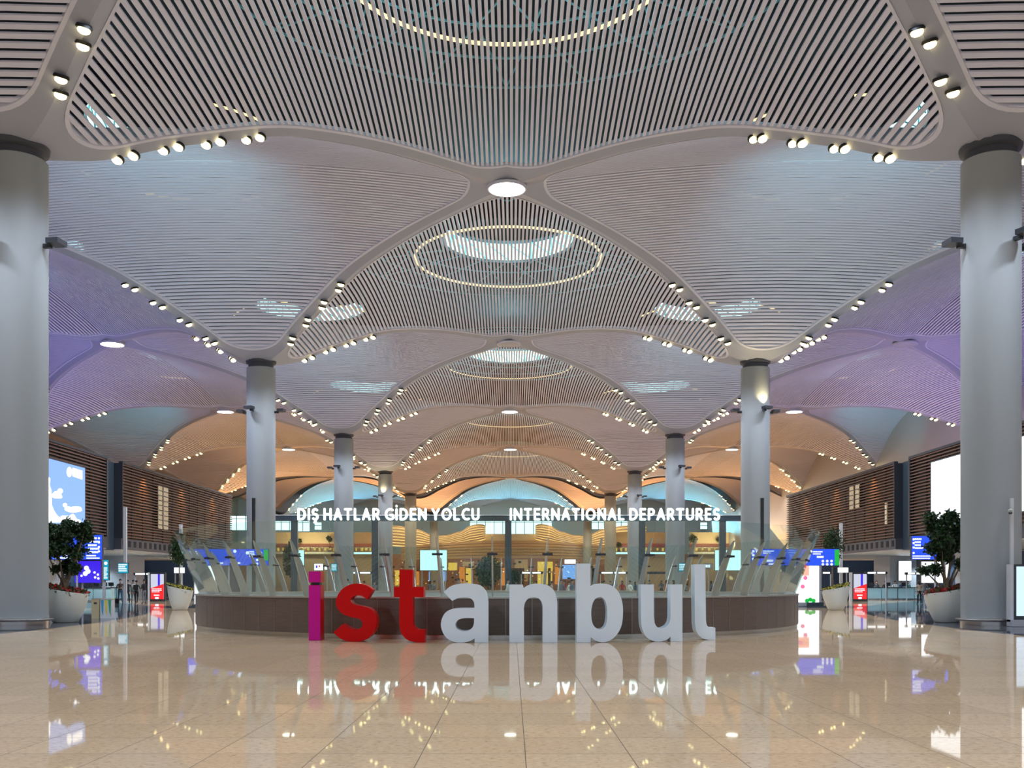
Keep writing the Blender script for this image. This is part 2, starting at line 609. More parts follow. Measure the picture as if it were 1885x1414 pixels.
def diamond_meshes(s_neg, s_pos, columns_on_x):
    """one slatted vault panel (centre at the origin), its rounded rim and the rib strip around it.
    local u runs to the columns, local v along the slats to the discs; the y axis may be stretched."""
    def place(u, v, dz=0.0):
        z = vault_z(u / HW, v / HW) + dz
        x, y = (u, v) if columns_on_x else (v, u)
        y *= s_pos if y > 0 else s_neg
        return (x, y, z)
    pitch, wd, th = 0.252, 0.142, 0.06
    sl = MB()
    n = int(TIP / pitch)
    for i in range(-n, n + 1):
        u = i * pitch
        vm = half_span(u)
        if vm < 0.25:
            continue
        seg = max(4, int(vm / 1.4))
        vs, fs = [], []
        for k in range(seg + 1):
            v = -vm + 2 * vm * k / seg
            for du, dz in ((-wd / 2, 0), (wd / 2, 0), (wd / 2, th), (-wd / 2, th)):
                vs.append(place(u + du, v, dz))
        for k in range(seg):
            o = k * 4
            for q in range(4):
                q2 = (q + 1) % 4
                fs.append((o + q, o + q2, o + 4 + q2, o + 4 + q))
        sl.add(vs, fs)
    # outline
    loop = []
    cc = LD - RC * math.sqrt(2)
    for q in range(4):
        a0 = q * PI / 2
        for k in range(13):
            a = a0 - PI / 4 + PI / 2 * k / 12
            loop.append((cc * math.cos(a0) + RC * math.cos(a), cc * math.sin(a0) + RC * math.sin(a)))
        e0 = loop[-1]
        a1 = a0 + PI / 2
        e1 = (cc * math.cos(a1) + RC * math.cos(a1 - PI / 4), cc * math.sin(a1) + RC * math.sin(a1 - PI / 4))
        for k in range(1, 20):
            t = k / 20
            loop.append((e0[0] + (e1[0] - e0[0]) * t, e0[1] + (e1[1] - e0[1]) * t))
    nl = len(loop)
    tr = MB()
    vs, fs = [], []
    for (u, v) in loop:
        r = math.hypot(u, v)
        for dr, dz in ((-0.10, -0.05), (0.05, -0.05), (0.05, 0.16), (-0.10, 0.16)):
            vs.append(place(u * (1 + dr / r), v * (1 + dr / r), dz))
    for k in range(nl):
        o, p = k * 4, ((k + 1) % nl) * 4
        for q in range(4):
            q2 = (q + 1) % 4
            fs.append((o + q, o + q2, p + q2, p + q))
    tr.add(vs, fs)
    # rib strip from the rounded opening out to the centre line of the ribs
    fr = MB()
    vs, fs = [], []
    for (u, v) in loop:
        k = HW / (abs(u) + abs(v))
        for t, dz in ((0.0, 0.12), (0.0, -0.01), (0.35, -0.03), (0.7, -0.035), (1.0, -0.035)):
            uu, vv = u + (u * k - u) * t, v + (v * k - v) * t
            vs.append(place(uu, vv, dz))
    for k in range(nl):
        o, p = k * 5, ((k + 1) % nl) * 5
        for q in range(4):
            fs.append((o + q, o + q + 1, p + q + 1, p + q))
    fr.add(vs, fs)
    return (sl.mesh('slat_panel', M['slat'], fix=False), tr.mesh('edge_trim', M['trim'], True), fr.mesh('rib_frame', M['rib'], True))


_cache = {}


def add_diamond(x, y, columns_on_x, s_neg=1.0, s_pos=1.0):
    key = (columns_on_x, s_neg, s_pos)
    if key not in _cache:
        _cache[key] = diamond_meshes(s_neg, s_pos, columns_on_x)
    a, b, c = _cache[key]
    p = link('slat_panel', a, roof, (x, y, 0))
    link('edge_trim', b, p)
    link('rib_frame', c, roof, (x, y, 0))


LASTS = 27.4 / 18
for i, y in enumerate(ROWS):
    sn = LASTS if i == 7 else 1.0
    sp = LASTS if i >= 6 else 1.0
    for x in (-36, 0, 36):
        # panels whose columns stand left and right
        add_diamond(x, y, True, sn, sp)
    if i < 7:
        s = LASTS if i == 6 else 1.0
        for x in (-54, -18, 18, 54):
            add_diamond(x, DISC_Y[i + 1] if i + 1 < 8 else y, False, s, s)
# nearest lateral panels behind the first visible row are part of the same net
for x in (-72, 72):
    for i in range(2, 6):
        add_diamond(x, ROWS[i], True)

# ------------------------------------------------------------------ columns
ROWNAME = {2: 'nearest', 3: 'second', 4: 'third', 5: 'fourth', 6: 'fifth', 7: 'sixth'}


def column_meshes():
    sh = MB().lathe([(1.03, 0.22), (1.03, 17.12), (1.0, 17.15)], 48).mesh('shaft', M['column'], True)
    co = MB().lathe([(0.90, 17.10), (0.90, 17.42), (1.06, 17.50), (1.10, 17.66)], 48).mesh('collar', M['collar'], True)
    ba = MB().lathe([(1.06, 0.0), (1.06, 0.14), (1.20, 0.17), (1.22, 0.20), (1.20, 0.24), (1.02, 0.26)], 48).mesh('base_ring', M['steel'], True)
    return sh, co, ba


CM = column_meshes()
col_objs = {}
for i in range(2, 8):
    for x in (-18, 18):
        side = 'left' if x < 0 else 'right'
        c = thing('column', (x, ROWS[i], 0), f'round grey column with dark collar, {ROWNAME[i]} of the row {side} of the aisle', 'column', 'round grey columns along the aisle')
        link('shaft', CM[0], c)
        link('collar', CM[1], c)
        link('base_ring', CM[2], c)
        col_objs[(i, x)] = c
for i in range(3, 7):
    for x in (-54, 54):
        if x > 0:
            continue
        c = thing('column', (x, ROWS[i], 0), f'round grey column far out beyond the left brown louvred wing, {ROWNAME[i]} row', 'column', 'round grey columns behind the left wing')
        link('shaft', CM[0], c)
        link('collar', CM[1], c)
        link('base_ring', CM[2], c)

# floodlight boxes clamped round the columns
fh = MB().box(-0.31, 0.31, 0.26, 0.74, -0.02, 0.17).mesh('housing', M['dark'])
fa = MB().box(-0.08, 0.08, 0.005, 0.30, -0.12, 0.03).mesh('bracket', M['dark'])
fl = MB().box(-0.27, 0.27, 0.30, 0.70, 0.171, 0.176).mesh('lens', M['grey'])
for (i, x), c in col_objs.items():
    if i > 5:
        continue
    for q, nm in enumerate(('toward the camera', 'facing right', 'away from the camera', 'facing left')):
        if q == 2:
            continue
        s = -1 if x < 0 else 1
        ang = -PI / 2 + q * PI / 2 + s * math.radians(19 if i > 2 else 24) * (1 if q == 0 else 0.35)
        side = 'left' if x < 0 else 'right'
        f = thing('floodlight', (x + 1.03 * math.cos(ang), ROWS[i] + 1.03 * math.sin(ang), 14.0),
                  f'black box floodlight high on the {ROWNAME[i]} {side} aisle column, {nm}', 'floodlight', 'floodlights on the columns', ang - PI / 2)
        link('housing', fh, f)
        link('bracket', fa, f)
        link('lens', fl, f)
for (i, x, a) in ((3, 18, -1.25), (5, -18, -1.75)):
    spot((x + 1.35 * math.cos(a), ROWS[i] + 1.35 * math.sin(a), 14.3), (x + 0.9 * math.cos(a), ROWS[i] + 0.9 * math.sin(a), 17.5), 160, (1.0, 0.80, 0.42), 100, 0.08)

# ------------------------------------------------------------------ ceiling discs
dl = MB().lathe([(0.96, -0.10), (0.99, -0.08), (0.99, -0.06)], 40).mesh('diffuser', M['disc'], True)
do = MB().lathe([(0.96, -0.10), (0.99, -0.08), (0.99, -0.06)], 40).mesh('diffuser', M['disc_off'], True)
dr = MB().lathe([(0.5, -0.055), (0.995, -0.055), (0.995, -0.12), (1.06, -0.12), (1.10, -0.03), (1.10, 0.03), (0.5, 0.03)], 40, cap=False).mesh('trim_ring', M['trim'], True)
DN = {2: 'nearest', 3: 'second', 4: 'third', 5: 'fourth', 6: 'fifth'}
for i in range(2, 7):
    for x in (-36, 0, 36):
        off = (i == 3 and x >= 0) or i == 6
        where = {-36: 'over the left side bay', 0: 'over the middle aisle', 36: 'over the right side bay'}[x]
        st = 'unlit grey' if off else 'glowing white'
        d = thing('ceiling_light', (x, DISC_Y[i], 23.26), f'{st} round ceiling disc {where}, {DN[i]} from the front', 'ceiling light', 'round discs where the ceiling ribs cross')
        link('diffuser', do if off else dl, d)
        link('trim_ring', dr, d)

# ------------------------------------------------------------------ spotlights along the ribs
hs = MB().lathe([(0.24, 0.06), (0.265, 0.0), (0.26, -0.045), (0.225, -0.05), (0.215, -0.02), (0.05, -0.015)], 24).mesh('housing', M['void'], True)
ls = MB().lathe([(0.12, -0.016), (0.19, -0.05), (0.205, -0.10), (0.18, -0.165), (0.10, -0.215), (0.01, -0.23)], 18).mesh('lens', M['lens'], True)
cand = []
for i in range(1, 8):
    for x in (-54, -18, 18, 54):
        for sx in (-1, 1):
            for sy in (-1, 1):
                if i == 1 and sy < 0:
                    continue
                hy = 27.4 if (i == 6 and sy > 0) or i == 7 else 18.0
                for p, t in enumerate((0.16, 0.235, 0.31, 0.385)):
                    for q in (0, 1):
                        tt = t + (0.011 if q else -0.011)
                        px, py = x + sx * 18 * tt, ROWS[i] + sy * hy * tt
                        o = 0.10 if q else -0.10
                        px, py = px + o * sy * 0.7, py - o * sx * 0.7
                        if py < 12 or abs(px) > 51.5 or py > 262:
                            continue
                        # inside the picture?
                        ix = 943 + (px - CAMX) * FPX / py
                        iy = 1073 - (rib_z(tt) - CAMZ) * FPX / py
                        if not (-10 < ix < 1895 and -10 < iy):
                            continue
                        cand.append((py, i, x, sx, sy, p, q, px, py, rib_z(tt), tt))
cand.sort(key=lambda c: (round(c[0] / 6), abs(c[7])))
ORD = ('first', 'second', 'third', 'fourth')
RN2 = {1: 'overhead', 2: 'nearest', 3: 'second', 4: 'third', 5: 'fourth', 6: 'fifth', 7: 'sixth'}
rest = MB()
for n, (_, i, x, sx, sy, p, q, px, py, pz, tt) in enumerate(cand):
    dz = (rib_z(tt + 0.01) - rib_z(tt - 0.01)) / (0.02 * 25.4)
    if n < 296:
        cn = {-54: 'outer left', -18: 'left', 18: 'right', 54: 'outer right'}[x]
        dn = ('back ' if sy > 0 else 'front ') + ('right' if sx > 0 else 'left')
        s = thing('spotlight', (px, py, pz - 0.02), f'{"upper" if q else "lower"} lamp of {ORD[p]} spotlight pair, rib going {dn} from {RN2[i]} {cn} column',
                  'spotlight', 'round spotlights set in pairs along the ceiling ribs')
        ax = Vector((-sy, sx, 0)).normalized()
        s.rotation_mode = 'AXIS_ANGLE'
        s.rotation_axis_angle = (math.atan(dz) * 0.8, *(Vector((sx, sy, 0)).normalized().cross(Vector((0, 0, 1))) * -1))
        link('housing', hs, s)
        link('lens', ls, s)
    else:
        rest.lathe([(0.20, -0.06), (0.15, -0.13), (0.02, -0.175)], 8, (px, py, pz))
if rest.v:
    r_ = rest.build('spotlight', M['lens'])
    tag(r_, 'far crowd of tiny warm spotlights along the most distant ribs', 'spotlight', kind='stuff')
print('spotlights', len(cand))
# their light: one real lamp per rib
for i in range(0, 8):
    for x in (-54, -18, 18, 54):
        for sx in (-1, 1):
            for sy in (-1, 1):
                hy = 27.4 if (i == 6 and sy > 0) or i == 7 else 18.0
                t = 0.27
                px, py = x + sx * 18 * t, ROWS[i] + sy * hy * t
                if abs(px) > 51 or py > 262:
                    continue
                colr = (0.80, 0.90, 1.08) if py < 150 else (1.0, 0.76, 0.52)
                spot((px, py, rib_z(t) - 0.35), (px + sx * 1.5, py + sy * 1.5, 0), LAMP_DOWN * (0.3 if abs(x) > 50 else 1.0), colr, 130, 0.45, 0.5)

# ------------------------------------------------------------------ skylights above the middle panels
SKY = [(0, ROWS[i], i, f'round cyan roof light behind the slats, {RN2[i]} along the middle of the aisle') for i in range(2, 7)]
for sx_, sd in ((-1, 'left'), (1, 'right')):
    SKY += [(sx_ * 18, DISC_Y[i], i, f'round roof light behind the slats over the {sd} column line, {DN[i]} from the front') for i in (2, 3, 4)]
    SKY += [(sx_ * 36, ROWS[i], i, f'round roof light behind the slats over the {sd} side bay, {RN2[i]} row') for i in (3, 4)]
for (skx, sky, i, lab) in SKY:
    s = thing('skylight', (skx, sky, 26.2), lab, 'skylight', 'round roof lights above the slatted vaults')
    MB().lathe([(4.7, 0.35), (4.7, 1.6)], 48, cap=False).build('drum_glazing', M['sky'] if i < 5 else M['truss'], s, True)
    MB().lathe([(4.85, 0.2), (4.85, 1.9), (4.82, 1.9), (4.82, 0.2)], 48, cap=False).build('drum_wall', M['dark'], s, True)
    mb = MB()
    for k in range(16):
        a = 2 * PI * k / 16
        a2 = a + 2 * PI / 16
        for aa, bb in ((a, a), (a, a2)):
            mb.tube([(4.62 * math.cos(aa), 4.62 * math.sin(aa), 0.35), (4.62 * math.cos(bb), 4.62 * math.sin(bb), 1.6)], 0.045, 5)
    mb.build('glazing_bars', M['truss'], s)
    pts = [(6.75 * math.cos(2 * PI * k / 72), 6.75 * math.sin(2 * PI * k / 72), -1.1) for k in range(73)]
    rl = MB()
    if skx == 0:
        rl.tube(pts, 0.085 if i < 4 else 0.05, 6, cap=False)
    else:
        for k0, k1 in ((2, 6), (13, 16), (20, 26), (31, 33), (40, 46), (52, 54), (60, 66)):
            MB().tube(pts[k0:k1], 0.06, 6).build('ring_light', M['ring'], s)
    if rl.v:
        rl.build('ring_light', M['ring'], s)
    if i <= 4 and skx == 0:
        mb = MB()
        for rr, zz in ((8.2, 0.5), (10.4, 0.2), (12.6, -0.1)):
            mb.tube([(rr * math.cos(2 * PI * k / 60), rr * math.sin(2 * PI * k / 60), zz) for k in range(61)], 0.06, 5, cap=False)
        for k in range(20):
            a, a2 = 2 * PI * k / 20, 2 * PI * (k + 1) / 20
            mb.tube([(6.2 * math.cos(a), 6.2 * math.sin(a), 0.8), (12.6 * math.cos(a2), 12.6 * math.sin(a2), -0.1)], 0.05, 5)
            mb.tube([(6.2 * math.cos(a2), 6.2 * math.sin(a2), 0.8), (12.6 * math.cos(a), 12.6 * math.sin(a), -0.1)], 0.05, 5)
        mb.build('truss', M['truss'], s)
        l = bpy.data.lights.new('lamp', 'POINT')
        l.energy = 1300
        l.color = (0.3, 0.85, 1.0)
        l.shadow_soft_size = 1.0
        lo = bpy.data.objects.new('lamp', l)
        lo.location = (skx, sky, 28.2)
        COL.objects.link(lo)


# ------------------------------------------------------------------ giant letters on the floor
def crop1(p):
    return (560 + p[0] / 4.7125, 1030 + p[1] / 4.7125, *p[2:])


def crop2(p):
    return (930 + p[0] / 4.7125, 1030 + p[1] / 4.7125, *p[2:])


C = 1
LET = {
    's': (crop1, 26.45, [[(600, 265, C), (540, 228), (470, 212), (395, 223), (330, 262), (287, 325), (278, 385), (298, 440), (345, 480), (415, 505), (480, 520), (508, 553), (498, 593), (450, 613), (392, 600), (338, 565, C), (255, 635, C), (305, 683), (370, 710), (440, 716), (520, 706), (585, 660), (622, 595), (630, 525), (610, 462), (565, 427), (510, 410), (450, 397), (415, 378), (405, 348), (430, 323), (470, 316), (510, 325), (545, 350, C)]]),
    't': (crop1, 26.1, [[(828, 88, C), (943, 88, C), (943, 238, C), (1038, 238, C), (1038, 328, C), (943, 328, C), (943, 540, C), (952, 585), (985, 608), (1010, 612, C), (1047, 612, C), (1047, 720, C), (985, 720, C), (905, 703), (850, 650), (830, 585), (828, 520, C), (828, 328, C), (780, 328, C), (780, 238, C), (828, 238, C)]]),
    'a': (crop1, 26.1, [[(1212, 283, C), (1275, 232), (1350, 213), (1430, 210), (1520, 225), (1575, 275), (1596, 350), (1598, 420, C), (1598, 720, C), (1480, 720, C), (1480, 685, C), (1435, 710), (1370, 720), (1290, 712), (1225, 668), (1190, 590), (1195, 520), (1230, 460), (1290, 430), (1370, 422, C), (1478, 422, C), (1475, 375), (1450, 342), (1400, 330), (1340, 335), (1285, 360, C)],
                         [(1475, 510, C), (1390, 510), (1335, 527), (1314, 565), (1330, 603), (1380, 622), (1430, 616), (1462, 590), (1475, 550)]]),
    'n': (crop2, 26.1, [[(38, 218, C), (155, 218, C), (163, 250, C), (215, 220), (290, 211), (370, 225), (428, 275), (452, 350), (455, 420, C), (455, 720, C), (328, 720, C), (328, 420, C), (318, 370), (290, 338), (245, 328), (203, 340), (175, 375), (165, 420, C), (165, 720, C), (38, 720, C)]]),
    'b': (crop2, 26.15, [[(622, 35, C), (742, 35, C), (742, 238, C), (795, 214), (865, 210), (935, 232), (990, 290), (1019, 380), (1024, 470), (1012, 570), (972, 650), (910, 703), (845, 717), (788, 705), (745, 673, C), (742, 718, C), (622, 718, C)],
                          [(820, 325), (775, 352), (752, 420), (750, 500), (765, 565), (800, 600), (833, 604), (865, 585), (883, 535), (888, 460), (880, 390), (858, 342)]]),
    'u': (crop2, 26.5, [[(1180, 218, C), (1292, 218, C), (1292, 500, C), (1300, 555), (1325, 590), (1362, 598), (1405, 578), (1430, 540), (1437, 490, C), (1437, 218, C), (1540, 218, C), (1540, 713, C), (1437, 713, C), (1437, 672, C), (1395, 702), (1340, 713), (1275, 705), (1220, 665), (1188, 590), (1180, 500, C)]]),
    'l': (crop2, 27.25, [[(1645, 43, C), (1738, 43, C), (1744, 530, C), (1753, 572), (1778, 592, C), (1826, 592, C), (1826, 698, C), (1770, 698, C), (1708, 682), (1664, 630), (1650, 560), (1648, 490, C)]]),
}
DEP = 0.55
LETLAB = {
    's': ('glossy red lowercase letter s standing on the floor', 'red'),
    't': ('glossy red lowercase letter t standing on the floor', 'red'),
    'a': ('white lowercase letter a standing on the floor', 'white'),
    'n': ('white lowercase letter n standing on the floor', 'white'),
    'b': ('tall white lowercase letter b standing on the floor', 'white'),
    'u': ('white lowercase letter u standing on the floor', 'white'),
    'l': ('tall white lowercase letter l at the right end of the word', 'white'),
}
for ch, (fn, Y, loops) in LET.items():
    L3 = []
    for lp in loops:
        q = [fn(p) for p in lp]
        q = [(SX(p[0], Y), SZ(p[1], Y), *p[2:]) for p in q]
        L3.append(smooth_loop(q))
    zmin = min(p[1] for p in L3[0])
    xm = sum(p[0] for p in L3[0]) / len(L3[0])
    L3 = [[(p[0] - xm, p[1] - zmin) for p in lp] for lp in L3]
    o = MB().prism(L3[0], 0, DEP, holes=L3[1:]).build('letter_sculpture', M[LETLAB[ch][1]], smooth=False, loc=(xm, Y, 0.002))
    for pg in o.data.polygons:
        pg.use_smooth = abs(pg.normal.y) < 0.5
    o.data.set_sharp_from_angle(angle=math.radians(35))
    tag(o, LETLAB[ch][0], 'letter', 'letters of the big istanbul word on the floor')
Y = 27.0
x0, x1 = SX(568.7, Y), SX(590.3, Y)
ti = thing('letter_sculpture', ((x0 + x1) / 2, Y, 0.002), 'red lowercase letter i with purple reflection painted on its front, left end of the word', 'letter', 'letters of the big istanbul word on the floor')
hw = (x1 - x0) / 2
zs, zd0, zd1 = SZ(1030 + 224 / 4.7125, Y), SZ(1030 + 200 / 4.7125, Y), SZ(1030 + 104 / 4.7125, Y)
st = MB().box(-hw, hw, 0.012, DEP, 0, zs).build('stem', M['red'], ti)
MB().box(-hw + 0.004, hw - 0.004, 0, 0.012, 0.004, zs - 0.004).build('front_face', M['magenta'], st, label='front face with painted purple reflection')  # thin sheet carrying the painted purple reflection
dt = MB().box(-hw, hw, 0.012, DEP, zd0, zd1).build('dot', M['red'], ti)
MB().box(-hw + 0.004, hw - 0.004, 0, 0.012, zd0 + 0.004, zd1 - 0.004).build('front_face', M['magenta'], dt, label='front face with painted purple reflection')
MB().box(-hw * 0.7, hw * 0.7, 0.1, DEP - 0.1, zs, zd0).build('spacer', M['dark'], ti)

# ------------------------------------------------------------------ round parapet with leaning glass
DC = (-0.25, 38.3)
DR = 11.0
NP = 48
dru = thing('glazed_parapet', (DC[0], DC[1], 0), 'round dark wood parapet ring topped with outward leaning glass, behind the letters', 'parapet')
ang = [2 * PI * k / 192 for k in range(192)]
MB().lathe([(DR - 0.06, 0.12), (DR, 0.12), (DR, 1.12), (DR - 0.06, 1.12)], 192, cap=False).build('wood_cladding', M['wood'], dru, True)
MB().lathe([(DR - 0.30, 0.0), (DR - 0.03, 0.0), (DR - 0.03, 0.12)], 192, cap=False).build('kick_plate', M['steel'], dru, True)
MB().lathe([(DR - 0.34, 0.0), (DR - 0.34, 1.12), (DR - 0.30, 1.12), (DR - 0.30, 0.0)], 192, cap=False).build('inner_lining', M['lining'], dru, True)
MB().lathe([(DR - 0.36, 1.12), (DR + 0.03, 1.12), (DR + 0.03, 1.17), (DR - 0.36, 1.17), (DR - 0.36, 1.12)], 192, cap=False).build('top_cap', M['fin'], dru, True)
seam_me = MB().box(DR - 0.01, DR + 0.008, -0.007, 0.007, 0.13, 1.12).mesh('panel_seam', M['seam'])
for k in range(96):
    link('panel_seam', seam_me, dru, rot=(0, 0, 2 * PI * (k + 0.5) / 96))
R0, R1, Z0, Z1 = DR - 0.10, DR + 0.72, 1.17, 3.30


def glass_pane(k):
    a0 = 2 * PI * k / NP + 0.0016
    a1 = 2 * PI * (k + 1) / NP - 0.0016
    vs = []
    for off in (0.0, 0.016):
        for r, z in ((R0, Z0), (R1, Z1)):
            for a in (a0, a1):
                vs.append(((r + off) * math.cos(a), (r + off) * math.sin(a), z))
    return MB().add(vs, [(0, 1, 3, 2), (4, 6, 7, 5), (0, 4, 5, 1), (2, 3, 7, 6), (0, 2, 6, 4), (1, 5, 7, 3)])


gp0 = glass_pane(0).mesh('glass_pane', M['glass'])
lean = (R1 - R0) / (Z1 - Z0)
fz = [1.15, 1.45, 1.95, 2.35, 2.62, 2.78]
fw = [0.24, 0.25, 0.23, 0.18, 0.11, 0.03]
prof = [(R0 - 0.03 + (z - Z0) * lean, z) for z in fz] + [(R0 - 0.03 + (z - Z0) * lean - wv, z) for z, wv in reversed(list(zip(fz, fw)))]
fin_me = MB().prism(prof, -0.022, 0.022).mesh('fin', M['fin'])
cl_me = MB().tube([(R0 - 0.22 + (2.32 - Z0) * lean, 0, 2.30), (R0 + 0.05 + (2.32 - Z0) * lean, 0, 2.32)], 0.035, 8).box(R0 - 0.03 + (2.32 - Z0) * lean, R0 + 0.04 + (2.32 - Z0) * lean, -0.14, 0.14, 2.29, 2.35).mesh('clamp', M['dark'])
for k in range(NP):
    a = 2 * PI * k / NP
    link('glass_pane', gp0, dru, rot=(0, 0, a))
    f = link('fin', fin_me, dru, rot=(0, 0, a))
    link('clamp', cl_me, f)


# ------------------------------------------------------------------ lit sign over the aisle
def arc(cx, cy, rx, ry, a0, a1, n=12):
    return [(cx + rx * math.cos(math.radians(a0 + (a1 - a0) * k / n)), cy + ry * math.sin(math.radians(a0 + (a1 - a0) * k / n))) for k in range(n + 1)]


GL = {
    'A': (0.62, [[(0, 0), (0.31, 1), (0.62, 0)], [(0.12, 0.30), (0.50, 0.30)]]),
    'C': (0.56, [arc(0.40, 0.5, 0.40, 0.5, 62, 298)]),
    'D': (0.60, [[(0, 0), (0, 1), (0.22, 1)] + arc(0.22, 0.5, 0.38, 0.5, 88, -88) + [(0.22, 0), (0, 0)]]),
    'E': (0.42, [[(0.42, 0), (0, 0), (0, 1), (0.42, 1)], [(0, 0.52), (0.36, 0.52)]]),
    'G': (0.64, [arc(0.42, 0.5, 0.42, 0.5, 58, 318) + [(0.66, 0.42), (0.44, 0.42)]]),
    'H': (0.58, [[(0, 0), (0, 1)], [(0.58, 0), (0.58, 1)], [(0, 0.5), (0.58, 0.5)]]),
    'I': (0.0, [[(0, 0), (0, 1)]]),
    'İ': (0.0, [[(0, 0), (0, 0.98)], [(0, 1.30), (0, 1.31)]]),
    'L': (0.40, [[(0, 1), (0, 0), (0.40, 0)]]),
    'N': (0.60, [[(0, 0), (0, 1), (0.60, 0), (0.60, 1)]]),
    'O': (0.76, [arc(0.38, 0.5, 0.38, 0.5, 0, 360, 24)]),
    'P': (0.46, [[(0, 0), (0, 1), (0.22, 1)] + arc(0.22, 0.73, 0.24, 0.27, 85, -85) + [(0.22, 0.46), (0, 0.46)]]),
    'R': (0.50, [[(0, 0), (0, 1), (0.22, 1)] + arc(0.22, 0.74, 0.24, 0.26, 85, -85) + [(0.22, 0.48), (0, 0.48)], [(0.22, 0.48), (0.50, 0)]]),
    'S': (0.44, [arc(0.22, 0.745, 0.22, 0.255, 40, 265) + arc(0.22, 0.245, 0.22, 0.265, 85, -140)]),
    'Ş': (0.44, [arc(0.22, 0.745, 0.22, 0.255, 40, 265) + arc(0.22, 0.245, 0.22, 0.265, 85, -140), [(0.24, -0.08), (0.26, -0.26), (0.16, -0.30)]]),
    'T': (0.56, [[(0, 1), (0.56, 1)], [(0.28, 1), (0.28, 0)]]),
    'U': (0.56, [[(0, 1), (0, 0.30)] + arc(0.28, 0.28, 0.28, 0.28, 180, 360) + [(0.56, 0.30), (0.56, 1)]]),
    'Y': (0.58, [[(0, 1), (0.29, 0.45), (0.58, 1)], [(0.29, 0.45), (0.29, 0)]]),
}


def stroke_mesh(strokes, h, sw, y0, y1, kx=1.0):
    """rounded strokes of one letter as a solid, height h, stroke width sw"""
    mb = MB()
    for st_ in strokes:
        P = [(p[0] * h * kx, sw / 2 + p[1] * (h - sw)) for p in st_]
        for (a, b) in zip(P[:-1], P[1:]):
            d = math.atan2(b[1] - a[1], b[0] - a[0])
            poly = [(b[0] + sw / 2 * math.cos(d - PI / 2 + PI * k / 6), b[1] + sw / 2 * math.sin(d - PI / 2 + PI * k / 6)) for k in range(7)]
            poly += [(a[0] + sw / 2 * math.cos(d + PI / 2 + PI * k / 6), a[1] + sw / 2 * math.sin(d + PI / 2 + PI * k / 6)) for k in range(7)]
            n = len(poly)
            mb.add([(p[0], y0, p[1]) for p in poly] + [(p[0], y1, p[1]) for p in poly],
                   [tuple(range(n)), tuple(reversed(range(n, 2 * n)))] + [(k, (k + 1) % n, (k + 1) % n + n, k + n) for k in range(n)])
    return mb


def write(text, x0, x1, z, h, sw, y, parent, material, name='letter', depth=0.12):
    gap, space = 0.39, 0.30
    w = 0
    pos = []
    for ch in text:
        if ch == ' ':
            w += space
            continue
        pos.append((ch, w))
        w += GL[ch][0] + gap
    w -= gap
    kx = (x1 - x0 - sw) / (w * h)
    for ch, u in pos:
        stroke_mesh(GL[ch][1], h, sw, 0, depth, kx).build(name, material, parent, loc=(x0 + sw / 2 + u * h * kx, y, z), fix=False)


SY = 86.0
sg = thing('departures_sign', (0, SY, 0), 'dark beam on slim posts carrying glowing white departure lettering across the aisle', 'sign')
zb0, zb1 = SZ(959, SY), SZ(949, SY)
bm_ = MB().box(SX(500, SY), SX(1372, SY), 0.15, 0.55, zb0, zb1).build('beam', M['darkblue'], sg)
MB().box(SX(500, SY), SX(1372, SY), 0.10, 0.60, zb1, zb1 + 0.06).build('top_edge', M['lightgrey'], bm_)
for px in (541, 690, 936, 1183, 1332):
    MB().box(SX(px, SY) - 0.28, SX(px, SY) + 0.28, 0.2, 0.5, 0, zb0).build('post', M['darkblue'], sg)
hL = (958.5 - 936) * SY / FPX
zt = SZ(958, SY)
write('DIŞ HATLAR GİDEN YOLCU', SX(548, SY), SX(883, SY), zt, hL, 0.18, -0.02, sg, M['letter_lit'])
write('INTERNATIONAL DEPARTURES', SX(939, SY), SX(1326, SY), zt, hL, 0.18, -0.02, sg, M['letter_lit'])
for px, s in ((468, 'left'), (1403, 'right')):
    o = MB().box(-0.11, 0.11, -0.11, 0.11, 0, SZ(917, 66)).build('post', M['dark'], loc=(SX(px, 66), 66, 0))
    tag(o, f'slim black post standing in front of the second {s} aisle column', 'post', 'slim black posts behind the glass')


